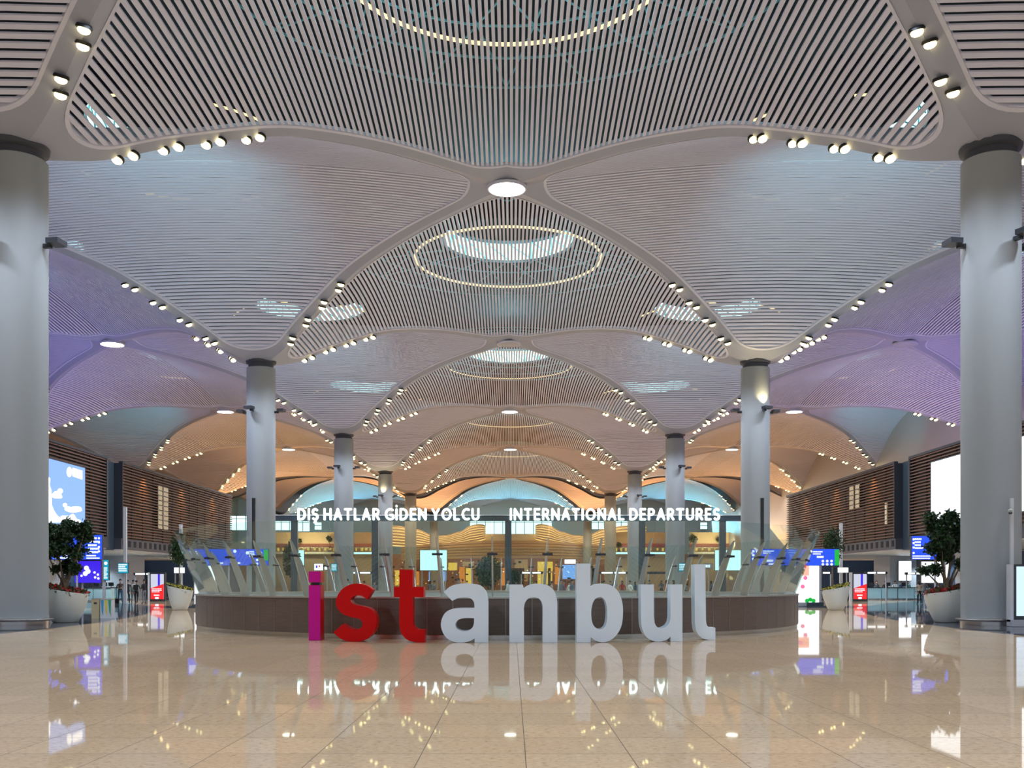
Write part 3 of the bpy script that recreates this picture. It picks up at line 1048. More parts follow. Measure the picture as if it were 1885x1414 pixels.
# ------------------------------------------------------------------ side wings with brown louvres
WX = 30.0
for s in (-1, 1):
    side = 'left' if s < 0 else 'right'

    def xb(mb, a, b, *r, **k):
        a, b = s * a, s * b
        return mb.box(min(a, b), max(a, b), *r, **k)
    for (ya, yb, sec) in ((46.0, 75.2, 'near'), (78.0, 108.8, 'far')):
        t = thing('louvred_wing', (s * WX, ya, 0), f'dark brown louvred upper storey on the {side}, {sec} section {"with the big screen" if sec == "near" else "with lit slot windows"}', 'building wing')
        inv = Matrix.Translation((-s * WX, -ya, 0))
        xb(MB(), WX + 0.22, WX + 15, ya, yb, 5.0, 10.85, M4=inv).build('body', M['dark'], t)
        mb = MB()
        z = 5.12
        while z < 10.75:
            xb(mb, WX - 0.02, WX + 0.14, ya + 0.1, yb - 0.1, z, z + 0.088, M4=inv)
            z += 0.232
        mb.build('louvres', M['louver'], t)
        mb = MB()
        y = ya + 0.05
        while y < yb:
            xb(mb, WX + 0.15, WX + 0.2, y, y + 0.06, 5.0, 10.8, M4=inv)
            y += 2.4
        mb.build('louvre_posts', M['dark'], t)
        fr = MB()
        xb(fr, WX - 0.06, WX + 0.24, ya, yb, 10.8, 10.98, M4=inv)
        xb(fr, WX - 0.06, WX + 0.24, ya - 0.02, ya + 0.12, 5.0, 10.8, M4=inv)
        if sec == 'near':
            xb(fr, WX - 0.06, WX + 0.24, yb - 0.22, yb + 0.02, 5.0, 10.8, M4=inv)
        fr.build('frame', M['dark'], t)
        fa_ = xb(MB(), WX + 0.05, WX + 15, ya, yb, 4.15, 5.0, M4=inv).build('fascia', M['collar'], t)
        mb = MB()
        y = ya + 0.3
        while y < yb - 0.6:
            xb(mb, WX + 0.03, WX + 0.06, y, y + 0.5, 4.38, 4.86, M4=inv)
            y += 1.15
        mb.build('square_openings', M['void'], fa_)
        xb(MB(), WX + 0.1, WX + 15, ya, yb, 4.08, 4.15, M4=inv).build('soffit', M['lightgrey'], t)
        if sec == 'far':
            wins = ((86.0, 86.9, 6.2, 9.9), (87.3, 88.4, 6.2, 9.9)) if s < 0 else ((86.0, 86.9, 8.0, 10.0), (87.4, 88.4, 8.0, 10.0), (79.6, 80.0, 6.2, 7.9))
            for (a, b, z0, z1) in wins:
                wo = xb(MB(), WX - 0.05, WX + 0.02, a, b, z0, z1, M4=inv).build('slot_window', M['cream'], t)
                mb = MB()
                z = z0 + 0.3
                while z < z1:
                    xb(mb, WX - 0.07, WX - 0.05, a, b, z, z + 0.06, M4=inv)
                    z += 0.42
                mb.build('window_bars', M['dark'], wo)
    # recessed dark steel shaft between the two sections
    o = xb(MB(), WX + 0.6, WX + 15, 75.25, 77.95, 4.1, 10.9).build('service_shaft', M['darkblue'])
    tag(o, f'dark blue steel clad shaft in the gap of the {side} louvred wing', 'wall panel')
    # lower storey: navy wall, grey piers
    struct(xb(MB(), 41.0, 41.4, 40, 113.4, 0, 4.08).build('wall_' + side, M['navy']))
    struct(xb(MB(), 30.5, 41.0, 113.0, 113.4, 0, 4.08).build('wall_' + side, M['navy']))
    for (ya, yb, nm) in ((62.0, 65.5, 'near'), (78.5, 81.0, 'middle'), (95.0, 99.2, 'far')):
        o = xb(MB(), 36.0, 38.5, ya, yb, 0, 4.08).build('pier', M['lightgrey'])
        tag(o, f'square grey pier under the {side} louvred wing, {nm} one', 'pier', f'grey piers under the louvred wings')


def slab(mb, pts, x, t, d, mi=0):
    """outline given in (photo px, photo py) lying on the plane x; pushed out by d towards the aisle"""
    sgn = -1 if x < 0 else 1
    q = []
    for (px, py) in pts:
        Y = (x - CAMX) * FPX / (px - 943.0)
        q.append((Y, SZ(py, Y)))
    n = len(q)
    xa, xb_ = x - sgn * t, x - sgn * (t + d)
    return mb.add([(xa, a, b) for a, b in q] + [(xb_, a, b) for a, b in q],
                  [tuple(range(n)), tuple(reversed(range(n, 2 * n)))] + [(k, (k + 1) % n, (k + 1) % n + n, k + n) for k in range(n)], mi)


# big advertising screens on the louvres
t = thing('video_wall', (-29.9, 64, 5.0), 'large screen on the left louvres showing blue sky, clouds and a white tower', 'screen')
inv = Matrix.Translation((29.9, -64, -5.0))


def scr_part(nm, m_, parent, shapes, x, t0, d, iv):
    mb = MB()
    for sh in shapes:
        slab(mb, sh, x, t0, d)
    mb.v = [tuple(iv @ Vector(v)) for v in mb.v]
    return mb.build(nm, m_, parent)


mb = MB().box(-29.95, -29.8, 54.0, 70.9, 5.35, 9.72)
mb.v = [tuple(inv @ Vector(v)) for v in mb.v]
mb.build('case', M['dark'], t)
mb = MB().box(-29.8, -29.78, 54.2, 70.75, 5.45, 9.62)
mb.v = [tuple(inv @ Vector(v)) for v in mb.v]
pan = mb.build('sky_picture', M['screen_sky'], t)


def ell(cx, cy, rx, ry, n=14, wob=0.0):
    return [(cx + rx * (1 + wob * math.sin(3 * a + cx)) * math.cos(a), cy + ry * (1 + wob * math.cos(2 * a + cy)) * math.sin(a)) for a in [2 * PI * k / n for k in range(n)]]


scr_part('white_tower', M['screen_white'], pan, [[(40, 830), (86, 843), (89, 856), (89, 877), (93, 881), (92, 893), (95, 903), (96, 930), (100, 940), (105, 948), (112, 955), (112, 962), (40, 962)]], -29.78, 0.0, 0.006, inv)
scr_part('clouds', M['screen_white'], pan, [ell(106, 911, 9, 9, 14, 0.25), ell(111, 904, 5, 5), ell(120, 930, 4, 4), ell(137, 938, 16, 5.5, 14, 0.15), ell(125, 936, 6, 4), ell(133, 957, 8, 10, 14, 0.2), ell(119, 955, 10, 7, 14, 0.2), ell(143, 962, 7, 6)], -29.78, 0.007, 0.004, inv)
scr_part('logo', M['screen_white'], pan, [ell(128, 869, 5, 9.5), [(134, 861), (152, 867), (152, 883), (134, 877)]], -29.78, 0.007, 0.004, inv)
t = thing('video_wall', (29.9, 64, 5.0), 'large blank white glowing screen on the right louvres', 'screen')
inv2 = Matrix.Translation((-29.9, -64, -5.0))
mb = MB().box(29.8, 29.95, 54.0, 70.9, 5.6, 10.1)
mb.v = [tuple(inv2 @ Vector(v)) for v in mb.v]
mb.build('case', M['dark'], t)
mb = MB().box(29.78, 29.8, 54.2, 70.75, 5.7, 10.0)
mb.v = [tuple(inv2 @ Vector(v)) for v in mb.v]
mb.build('white_picture', M['screen_white'], t)


# ------------------------------------------------------------------ signs, screens, totems (facing the hall's front)
def panel_box(mb, px0, px1, py0, py1, Y, d=0.08, dy=0.0):
    return mb.box(SX(px0, Y), SX(px1, Y), Y - dy, Y - dy + d, SZ(py1, Y), SZ(py0, Y))


def local(mb, o):
    v = Vector(o.location)
    mb.v = [tuple(Vector(p) - v) for p in mb.v]
    return mb


def bars(mb, px0, px1, py0, py1, Y, n, rng, dy):
    """unreadable small lettering as rows of short strokes"""
    h = (py1 - py0) / n
    for k in range(n):
        x = px0
        end = px1 - rng.random() * (px1 - px0) * 0.35
        while x < end:
            w_ = 1.0 + 2.6 * rng.random()
            panel_box(mb, x, min(end, x + w_), py0 + k * h + h * 0.2, py0 + k * h + h * 0.75, Y, 0.01, dy)
            x += w_ + 0.55
    return mb


def dots(mb, pts, r, Y, dy):
    for (px, py) in pts:
        c = sight(px, py, Y)
        n = 12
        rr = r * Y / FPX
        ring = [(c[0] + rr * math.cos(2 * PI * k / n), c[2] + rr * math.sin(2 * PI * k / n)) for k in range(n)]
        mb.add([(p[0], Y - dy, p[1]) for p in ring] + [(p[0], Y - dy + 0.01, p[1]) for p in ring],
               [tuple(range(n)), tuple(reversed(range(n, 2 * n)))] + [(k, (k + 1) % n, (k + 1) % n + n, k + n) for k in range(n)])
    return mb


def sign_board(px0, px1, py0, py1, Y, name, label, cat, mface, posts=(), texts=(), icons=(), extra=(), pr=0.05, group=None, seed=1):
    rng = random.Random(seed)
    o = thing(name, (SX((px0 + px1) / 2, Y), Y, 0), label, cat, group)
    e = 0.6
    b = local(panel_box(MB(), px0 - e, px1 + e, py0 - e, py1 + e, Y, 0.16, -0.02), o).build('case', M['dark'], o)
    f = local(panel_box(MB(), px0, px1, py0, py1, Y, 0.03, 0.0), o).build('face', mface, o)
    for (mname, nm, a) in extra:
        local(panel_box(MB(), *a, Y, 0.02, 0.02), o).build(nm, M[mname], f)
    if texts:
        for a in texts:
            rh = (a[3] - a[2]) / a[4]
            for r_ in range(a[4]):
                local(bars(MB(), a[0], a[1], a[2] + r_ * rh, a[2] + (r_ + 1) * rh, Y, 1, rng, 0.03), o).build('text_line', M['ink'], f)
    for k, (pts, r) in enumerate(icons):
        local(dots(MB(), pts, r, Y, 0.03), o).build('icons', M['ink'], f)
    for px in posts:
        MB().tube([(SX(px, Y) - o.location.x, 0.15, 0), (SX(px, Y) - o.location.x, 0.15, SZ(py0, Y))], pr, 8).build('post', M['grey'], o)
    return o


sign_board(84, 188, 985, 1030, 48.6, 'information_board', 'blue information board with white lines behind the tree beside the nearest left column', 'sign', M['screen_blue'],
           posts=(104, 140), texts=((163, 187, 988, 1020, 5), (100, 150, 1019, 1030, 2), (160, 186, 1021, 1030, 2)), icons=(([(183, 991), (183, 999), (183, 1007), (183, 1015)], 2.0),), seed=2)
sign_board(138, 186, 1033, 1073, 48.9, 'video_screen', 'violet blue screen with a white figure, under the left blue information board', 'screen', M['screen_violet'],
           posts=(150,), icons=(([(160, 1046), (163, 1052), (158, 1056)], 4.5), ([(175, 1054), (181, 1058), (176, 1063), (182, 1065), (151, 1060)], 2.2)), seed=3)
sign_board(191, 200, 1031, 1068, 52.0, 'direction_totem', 'narrow blue sign totem with white pictogram beside the waste bins', 'sign', M['screen_teal'],
           posts=(190,), texts=((192, 199, 1044, 1066, 6),), icons=(([(195.5, 1037)], 3),), pr=0.09, seed=4)
sign_board(1679, 1746, 987, 1030, 48.6, 'information_board', 'blue information board with white lines behind the tree beside the nearest right column', 'sign', M['screen_blue'],
           posts=(1724, 1742), texts=((1684, 1700, 990, 1012, 4), (1680, 1715, 1022, 1030, 2)), icons=(([(1682, 993), (1682, 1000), (1682, 1008), (1682, 1018)], 2.0),), seed=5)
sign_board(1697, 1747, 1034, 1073, 60, 'video_screen', 'white glowing screen behind the big right planter', 'screen', M['screen_white'], posts=(1730,), seed=6)
sign_board(1655, 1678, 1033, 1069, 94.6, 'video_screen', 'white upright screen above the right check-in desks', 'screen', M['screen_white'], posts=(1656, 1677), seed=7)
sign_board(346, 494, 1011, 1041, 53.5, 'direction_board', 'long blue direction board with green end, behind the left side of the glass', 'sign', M['screen_blue'],
           posts=(420, 488), texts=((349, 366, 1014, 1029, 4), (459, 471, 1014, 1026, 4), (388, 412, 1034, 1040, 1), (430, 446, 1034, 1040, 1)),
           icons=(([(474, 1024), (481, 1024), (481, 1018), (466, 1030), (474, 1031), (481, 1031), (474, 1038), (481, 1038)], 2.2), ([(456, 1018), (433, 1015)], 3.0)),
           extra=(('screen_green', 'exit_field', (486, 494, 1012, 1032)),), seed=8)
sign_board(1384, 1545, 1011, 1041, 53.5, 'direction_board', 'long blue direction board with green end, behind the right side of the glass', 'sign', M['screen_blue'],
           posts=(1392, 1450), texts=((1392, 1398, 1013, 1030, 3), (1405, 1425, 1013, 1020, 2), (1411, 1425, 1029, 1036, 1), (1411, 1430, 1036, 1041, 1), (1497, 1518, 1014, 1022, 2), (1504, 1522, 1022, 1029, 1)),
           icons=(([(1387, 1015), (1387, 1022), (1387, 1029), (1515, 1033), (1523, 1033), (1531, 1033), (1515, 1039), (1523, 1039), (1531, 1039)], 2.3),),
           extra=(('screen_green', 'exit_field', (1537, 1545, 1012, 1041)),), seed=9)
for (a, b, lb) in ((774, 823, 'white video screen seen through the glass above the red t'), (1317, 1364, 'white video screen seen through the glass right of the l')):
    sign_board(a, b, 1013, 1050, 99, 'video_screen', lb, 'screen', M['screen_cyan'], posts=(a + 3, b - 3), group='white screens in the middle distance', seed=10)
sign_board(550, 560, 1013, 1047, 99, 'video_screen', 'narrow cyan screen standing left of the red letter i', 'screen', M['screen_cyan'], posts=(552,), seed=11)
sign_board(579, 595, 1038, 1050, 92, 'hanging_sign', 'small white sign with coloured marks above the letter i', 'sign', M['screen_white'], posts=(587,),
           extra=(('screen_violet', 'mark', (582, 585, 1041, 1046)), ('screen_red', 'mark', (587, 590, 1041, 1044))), seed=12)
sign_board(598, 606, 1041, 1049, 92, 'hanging_sign', 'tiny white sign beside the one with coloured marks', 'sign', M['screen_white'], posts=(602,), seed=13)
for (a, b, y0, y1, Y, lb) in ((610, 621, 1038, 1052, 84, 'small teal monitor on a pole above the red s'), (1250, 1263, 1037, 1052, 84, 'small teal monitor on a pole above the white u'),
                              (218, 236, 1037, 1055, 75, 'small teal monitor on the tall left pole'), (1779, 1785, 1035, 1050, 75, 'small teal monitor behind the nearest right column')):
    sign_board(a, b, y0, y1, Y, 'monitor', lb, 'monitor', M['screen_teal'], texts=((a + 1, b - 1, y0 + 1, y1 - 2, 4),), posts=((a + b) / 2,), seed=14)
sign_board(1297, 1312, 1038, 1047, 110, 'hanging_sign', 'white lit letters sign right of the tall l', 'sign', M['grey'], texts=((1298, 1312, 1038, 1047, 1),), posts=(1305,), seed=15)
sign_board(1543, 1562, 1045, 1054, 79.9, 'hanging_sign', 'white rounded sign on the pole behind the right back planter', 'sign', M['screen_white'], posts=(1560,), seed=16)
sign_board(321, 340, 1045, 1055, 80, 'hanging_sign', 'white rounded sign on the pole behind the left back planter', 'sign', M['screen_white'], posts=(322,), seed=17)

# tall poles
for (px, py, Y, lb) in ((228, 933, 75.2, 'tall pale pole carrying a teal monitor left of the people'), (331, 965, 80.2, 'pale pole behind the left back planter'), (1551, 963, 80.2, 'pale pole behind the right back planter'),
                        (1780, 935, 56, 'pale pole behind the tree beside the nearest right column')):
    o = MB().box(-0.11, 0.11, -0.10, 0.10, 0, SZ(py, Y)).build('mast', M['lightgrey'], loc=(SX(px, Y), Y + 0.32, 0))
    tag(o, lb, 'pole')
Y = 35.4
o = thing('camera_pole', (SX(1876, Y), Y + 0.50, 0), 'grey pole with small white surveillance camera at the right edge', 'pole')
MB().box(-0.05, 0.05, -0.05, 0.05, 0, SZ(915, Y)).build('pole', M['lightgrey'], o)
c_ = MB().tube([(-0.05, 0, SZ(938, Y)), (-0.10, -0.10, SZ(940, Y))], 0.07, 10).build('camera', M['pot'], o)
MB().lathe([(0.05, -0.08), (0.07, -0.03), (0.05, 0.0)], 12, (-0.10, -0.10, SZ(941, Y))).build('dome', M['dark'], c_)

# light boxes and poster totems
o = thing('light_box', (SX(376, 61), 61, 0), 'tall white glowing advertising box left of the glazed parapet', 'advert')
local(panel_box(MB(), 357, 397, 1019, 1121, 61, 0.4, -0.02), o).build('case', M['grey'], o)
local(panel_box(MB(), 359, 396, 1021, 1112, 61, 0.03, 0.0), o).build('face', M['screen_white'], o)
local(panel_box(MB(), 355, 399, 1113, 1122, 61, 0.6, 0.1), o).build('plinth', M['darkblue'], o)
o = thing('light_box', (SX(1494, 66), 66, 0), 'glowing poster box with coloured shapes right of the glazed parapet', 'advert')
local(panel_box(MB(), 1462, 1513, 1026, 1116, 66, 0.5, -0.02), o).build('case', M['grey'], o)
f = local(panel_box(MB(), 1464, 1508, 1028, 1109, 66, 0.03, 0.0), o).build('face', M['screen_white'], o)
local(panel_box(MB(), 1464, 1490, 1040, 1060, 66, 0.02, 0.01), o).build('pale_field', glow('poster_peach', (1.0, 0.45, 0.33), 0.6), f)
local(dots(MB(), [(1474, 1050), (1483, 1064), (1478, 1080)], 4, 66, 0.02), o).build('pink_shapes', glow('poster_pink', (1.0, 0.20, 0.40), 0.5), f)
local(dots(MB(), [(1492, 1104), (1498, 1106), (1486, 1106)], 4, 66, 0.02), o).build('green_shapes', M['screen_green'], f)
local(panel_box(MB(), 1486, 1516, 1109, 1117, 66, 0.6, 0.1), o).build('plinth', M['darkblue'], o)
for (cx, lb) in ((290, 'red and white poster totem left, beside the standing people'), (1584, 'red and white poster totem right, before the check-in desks')):
    Y = 83
    rng = random.Random(4)
    o = thing('poster_totem', (SX(cx, Y), Y, 0), lb, 'advert totem', 'red and white poster totems')
    local(panel_box(MB(), cx - 14, cx + 14, 1054, 1107.5, Y, 0.35, -0.02), o).build('case', M['dark'], o)
    local(panel_box(MB(), cx - 18, cx - 14, 1054, 1107.5, Y, 0.30, -0.05), o).build('side_post', M['lightgrey'], o)
    f = local(panel_box(MB(), cx - 12, cx + 12, 1057, 1103, Y, 0.03, 0.0), o).build('picture', glow('poster_pale', (0.75, 0.78, 0.95), 0.42), o)
    mb = MB()
    q = [sight(cx + a, b, Y) for a, b in ((-12, 1083), (12, 1075), (12, 1103), (-12, 1103))]
    mb.add([(p[0], Y - 0.012, p[2]) for p in q] + [(p[0], Y, p[2]) for p in q], [(0, 1, 2, 3), (4, 7, 6, 5), (0, 4, 5, 1), (1, 5, 6, 2), (2, 6, 7, 3), (3, 7, 4, 0)])
    rf = local(mb, o).build('red_field', M['screen_red'], f)
    local(panel_box(MB(), cx + 1, cx + 5, 1057, 1080, Y, 0.01, 0.008), o).build('blue_stripe', M['screen_violet'], f)
    mb = bars(MB(), cx - 10, cx + 10, 1083, 1091, Y, 3, rng, 0.025)
    bars(mb, cx - 6, cx + 8, 1094, 1098, Y, 1, rng, 0.025)
    dots(mb, [(cx - 2, 1101), (cx + 1, 1101)], 2.0, Y, 0.025)
    local(mb, o).build('lettering', M['ink'], rf)
Y = 35.5
o = thing('screen_totem', (SX(1895, Y), Y, 0), 'dark framed upright screen with pale blue picture beside the nearest right column', 'screen totem')
local(panel_box(MB(), 1867, 1935, 1039, 1141, Y, 0.25, -0.02), o).build('case', M['dark'], o)
local(panel_box(MB(), 1861, 1867, 1039, 1145, Y, 0.30, -0.02), o).build('side_post', M['lightgrey'], o)
local(panel_box(MB(), 1872, 1930, 1043, 1134, Y, 0.03, 0.0), o).build('face', glow('screen_pale', (0.60, 0.80, 1.0), 0.6), o)
local(panel_box(MB(), 1861, 1935, 1141, 1153.3, Y, 0.40, 0.1), o).build('plinth', M['grey'], o)

# waste bins
Y = 44.0
o = thing('waste_bin', (SX(179, Y), Y, 0), 'beige waste bin with a dark opening beside the big left planter', 'bin')
bw = 0.17
MB().box(-bw, bw, -0.17, 0.17, 0, 0.84).build('body', M['bin_beige'], o)
MB().box(-0.07, 0.07, -0.175, -0.16, 0.62, 0.70).build('opening', M['dark'], o)
MB().box(-bw - 0.01, bw + 0.01, -0.18, 0.18, 0.84, 0.87).build('lid', M['steel'], o)
o = thing('recycling_bin', (SX(198.5, Y), Y, 0), 'recycling bin with blue, yellow and green stripes next to the beige bin', 'bin')
bw = 0.25
MB().box(-bw, bw, -0.17, 0.17, 0, 0.82).build('body', M['lightgrey'], o)
for k, c in enumerate(('bin_blue', 'bin_yellow', 'bin_green')):
    x0 = -0.22 + 0.16 * k
    MB().add([(x0, -0.18, 0.80), (x0 + 0.12, -0.18, 0.80), (x0 + 0.10, -0.18, 0.10), (x0 + 0.04, -0.18, 0.30), (x0, -0.165, 0.80), (x0 + 0.12, -0.165, 0.80), (x0 + 0.10, -0.165, 0.10), (x0 + 0.04, -0.165, 0.30)],
             [(0, 1, 2, 3), (7, 6, 5, 4), (0, 4, 5, 1), (1, 5, 6, 2), (2, 6, 7, 3), (3, 7, 4, 0)]).build('stripe', M[c], o, label=('blue', 'yellow', 'green')[k] + ' stripe')
MB().box(-bw - 0.01, bw + 0.01, -0.18, 0.18, 0.82, 0.85).build('lid', M['steel'], o)

# check-in desks and their lit gantries
for s, rows in ((-1, ((-38.6, -34.6, 92), (-37.8, -33.2, 84))), (1, ((32.6, 38.6, 92),))):
    for (xa, xb_, Y) in rows:
        n = int(round((xb_ - xa) / 1.5))
        for k in range(n):
            xc = xa + (k + 0.5) * (xb_ - xa) / n
            hwid = (xb_ - xa) / n / 2 - 0.03
            o = thing('check_in_desk', (xc, Y, 0), f'teal glass fronted check-in desk, {("first", "second", "third", "fourth", "fifth")[k]} from the left of the {"left front" if Y < 90 else "left back" if s < 0 else "right"} row', 'desk', f'check-in desks on the {"left" if s < 0 else "right"}, {"front row" if Y < 90 else "back row"}')
            MB().box(-hwid, hwid, 0, 0.7, 0.12, 1.08).build('front', M['teal_glass'], o)
            MB().box(-hwid, hwid, -0.06, 0.8, 1.08, 1.14).build('top', M['dark'], o)
            MB().box(-hwid + 0.05, hwid - 0.05, 0.05, 0.65, 0, 0.12).build('plinth', M['steel'], o)
            mo = MB().box(-0.24, 0.24, 0.42, 0.46, 1.25, 1.58).build('monitor', M['dark'], o)
            MB().box(-0.03, 0.03, 0.43, 0.47, 1.14, 1.25).build('stand', M['dark'], mo)
for (a, b, py, Y, lb) in ((250, 287, 1057, 93.8, 'dark bar with white lit desk numbers over the left check-in'), (1598, 1630, 1055, 91.3, 'dark bar with white lit desk numbers over the right check-in, left part'),
                          (1500, 1528, 1055, 93.8, 'dark bar with white lit desk numbers behind the right back planter'), (1672, 1700, 1056, 91.3, 'dark bar with white lit desk numbers beside the white upright screen'),
                          (1108, 1152, 1055, 118, 'dark bar with white lights in the distance above b and u'), (1196, 1232, 1055, 118, 'dark bar in the distance above the letter u'),
                          (641, 682, 1055, 118, 'dark bar with white lights in the distance above the s'), (962, 996, 1055, 118, 'dark bar with round white lights in the distance above the n')):
    o = thing('desk_gantry', (SX((a + b) / 2, Y), Y, 0), lb, 'lit gantry')
    local(panel_box(MB(), a - 4, b + 4, py - 2.5, py + 2.0, Y, 0.3, -0.02), o).build('bar', M['dark'], o)
    if 'in the distance above the letter u' not in lb:
        mb = MB()
        panel_box(mb, a, (a + b) / 2 - 1.5, py - 1.8, py + 1.2, Y, 0.03, 0.02)
        panel_box(mb, (a + b) / 2 + 1.5, b, py - 1.8, py + 1.2, Y, 0.03, 0.02)
        local(mb, o).build('light_strips', M['screen_white'], o)
    for px in (a - 2, b + 2):
        MB().tube([(SX(px, Y) - o.location.x, 0.1, 0), (SX(px, Y) - o.location.x, 0.1, SZ(py, Y))], 0.06, 6).build('post', M['grey'], o)

# ------------------------------------------------------------------ far end of the hall: windows, timber galleries, shops
FY = 262.0
k = 0
for (a, b, y0, y1) in ((424, 458, 950, 976), (506, 543, 956, 976), (546, 570, 957, 978), (580, 592, 962, 975), (696, 719, 957, 972), (866, 936, 956, 985), (938, 1016, 956, 985), (1090, 1112, 957, 974), (1132, 1156, 957, 972), (1290, 1302, 962, 974), (1312, 1358, 957, 974), (1416, 1458, 950, 972)):
    k += 1
    wn = struct(panel_box(MB(), a, b, y0, y1, FY, 0.2).build(f'window_{k}', M['window']))
    mb = MB()
    x = a + 12
    while x < b - 4:
        panel_box(mb, x - 0.6, x + 0.6, y0, y1, FY, 0.1, 0.1)
        x += 16
    panel_box(mb, a, b, y0 + 5, y0 + 6, FY, 0.1, 0.1)
    mb.build('window_bars', M['grey'], wn)


def prof(pts, x):
    for (a, b) in zip(pts[:-1], pts[1:]):
        if a[0] <= x <= b[0]:
            t = (x - a[0]) / (b[0] - a[0])
            t = t * t * (3 - 2 * t)
            return a[1] + (b[1] - a[1]) * t
    return pts[-1][1]


for s in (-1, 1):
    side = 'left' if s < 0 else 'right'
    o = thing('timber_gallery', (0, 244, 0), f'wavy timber gallery of lit wooden ribbons at the far {side} of the hall', 'gallery')
    T = [(690, 967), (730, 967), (765, 973), (800, 985), (820, 984), (845, 978), (870, 966), (884, 964), (897, 968)]
    B = [(690, 1004), (800, 1008), (825, 1004), (850, 1000), (876, 997), (897, 992)]
    NJ = 7
    for j in range(NJ):
        for (nm, f0, f1, mt, dd) in (('timber_ribbon', j / NJ, (j + 0.72) / NJ, M['tan'], 0.0), ('light_strip', (j + 0.72) / NJ, (j + 1) / NJ, M['warm_led'], 0.5)):
            vs, fs = [], []
            xs = list(range(690, 898, 6))
            for q, x in enumerate(xs):
                yt, yb = prof(T, x), prof(B, x)
                Yd = 243 + 3.0 * math.cos((x - 800) / 60.0) + dd
                for fr_, dy in ((f0, 0), (f1, 0), (f1, 0.5), (f0, 0.5)):
                    px = 940 + s * (940 - x) if s > 0 else x
                    p = sight(px, yt + (yb - yt) * fr_, 243)
                    vs.append((p[0], Yd + dy - 244, p[2]))
            for q in range(len(xs) - 1):
                for r in range(4):
                    r2 = (r + 1) % 4
                    fs.append((q * 4 + r, q * 4 + r2, q * 4 + 4 + r2, q * 4 + 4 + r))
            fs += [(3, 2, 1, 0), tuple(len(xs) * 4 - 4 + r for r in range(4))]
            if nm == 'light_strip':
                keep = [i_ for i_, x in enumerate(xs) if x < 850]
            MB().add(vs, fs).build(nm, mt, o)
    for px in (765, 868):
        xx = SX(px if s < 0 else 1880 - px, 245)
        MB().box(xx - 0.4, xx + 0.4, 0.6, 1.4, 0, SZ(1004, 243)).build('support_pier', M['tan'], o)

o = thing('timber_canopy', (0, 246, 0), 'long striped timber canopy over the shops at the far end of the aisle', 'canopy')
NB = 6
for j in range(NB):
    for (nm, f0, f1, mt, dd) in (('timber_band', j / NB, (j + 0.86) / NB, M['tan'], 0.0), ('light_strip', (j + 0.86) / NB, (j + 1) / NB, M['cream'], 0.3)):
        vs, fs = [], []
        xs = list(range(738, 1126, 9))
        for x in xs:
            u = (x - 940) / 200.0
            yt, yb = 996 + 10 * min(1, u * u * 1.2), 1028 + 3 * u * u
            Yd = 238.5 - 3 * (1 - u * u) + dd + 0.6 * j / NB
            for fr_, dy in ((f0, 0), (f1, 0), (f1, 0.6), (f0, 0.6)):
                p = sight(x, yt + (yb - yt) * fr_, 238)
                vs.append((p[0], Yd + dy - 246, p[2]))
        for q in range(len(xs) - 1):
            for r in range(4):
                r2 = (r + 1) % 4
                fs.append((q * 4 + r, q * 4 + r2, q * 4 + 4 + r2, q * 4 + 4 + r))
        fs += [(3, 2, 1, 0), tuple(len(xs) * 4 - 4 + r for r in range(4))]
        MB().add(vs, fs).build(nm, mt, o)
mb = panel_box(MB(), 879, 1003, 983, 997, 246, 3.0)
tag(mb.build('parapet', M['cream']), 'cream parapet block under the bright clerestory window', 'parapet')
for s in (-1, 1):
    side = 'left' if s < 0 else 'right'
    rngs = ((508, 622, 'cream'), (652, 700, 'tan')) if s < 0 else ((1270, 1372, 'cream'), (1130, 1228, 'tan'))
    o = thing('upper_gallery', (SX((rngs[0][0] + rngs[0][1]) / 2, 240), 240, 0), f'two storey gallery with glowing cream wall and maroon band on the far {side}', 'gallery')
    for (a, b, mname) in rngs:
        local(panel_box(MB(), a, b, 980, 1001, 240, 0.5), o).build('gallery_wall', M[mname], o)
        local(panel_box(MB(), a, b, 1001, 1007, 239.5, 0.5), o).build('maroon_band', M['maroon'], o)
        local(panel_box(MB(), a, b, 1007, 1016, 241, 0.5), o).build('back_wall', M['terracotta'], o)
        local(panel_box(MB(), a, b, 1016, 1020, 238, 3), o).build('floor_slab', M['lightgrey'], o)
        local(MB().box(SX(a, 240), SX(b, 240), 240.2, 241.5, 0, SZ(1020, 238)), o).build('support_wall', M['beige'], o)
        local(panel_box(MB(), a, b, 1008, 1016, 238, 0.05), o).build('balustrade', M['glass2'], o)
        if mname == 'tan':
            local(panel_box(MB(), a, b, 1017, 1020, 237.9, 0.05), o).build('lit_lettering', M['screen_cyan'], o)
        mb = MB()
        rng = random.Random(int(a))
        x = a + 3
        while x < b - 4:
            panel_box(mb, x, x + 2 + 3 * rng.random(), 1009, 1013 + 2 * rng.random(), 240.9, 0.05)
            x += 7 + 5 * rng.random()
        local(mb, o).build('lit_shop_windows', M['shop_gold'], o)
        area((SX((a + b) / 2, 234), 234, SZ(1003, 234)), (SX((a + b) / 2, 240), 240, SZ(988, 240)), 260 if mname == 'cream' else 120, (1.0, 0.75, 0.40), 8, 1)
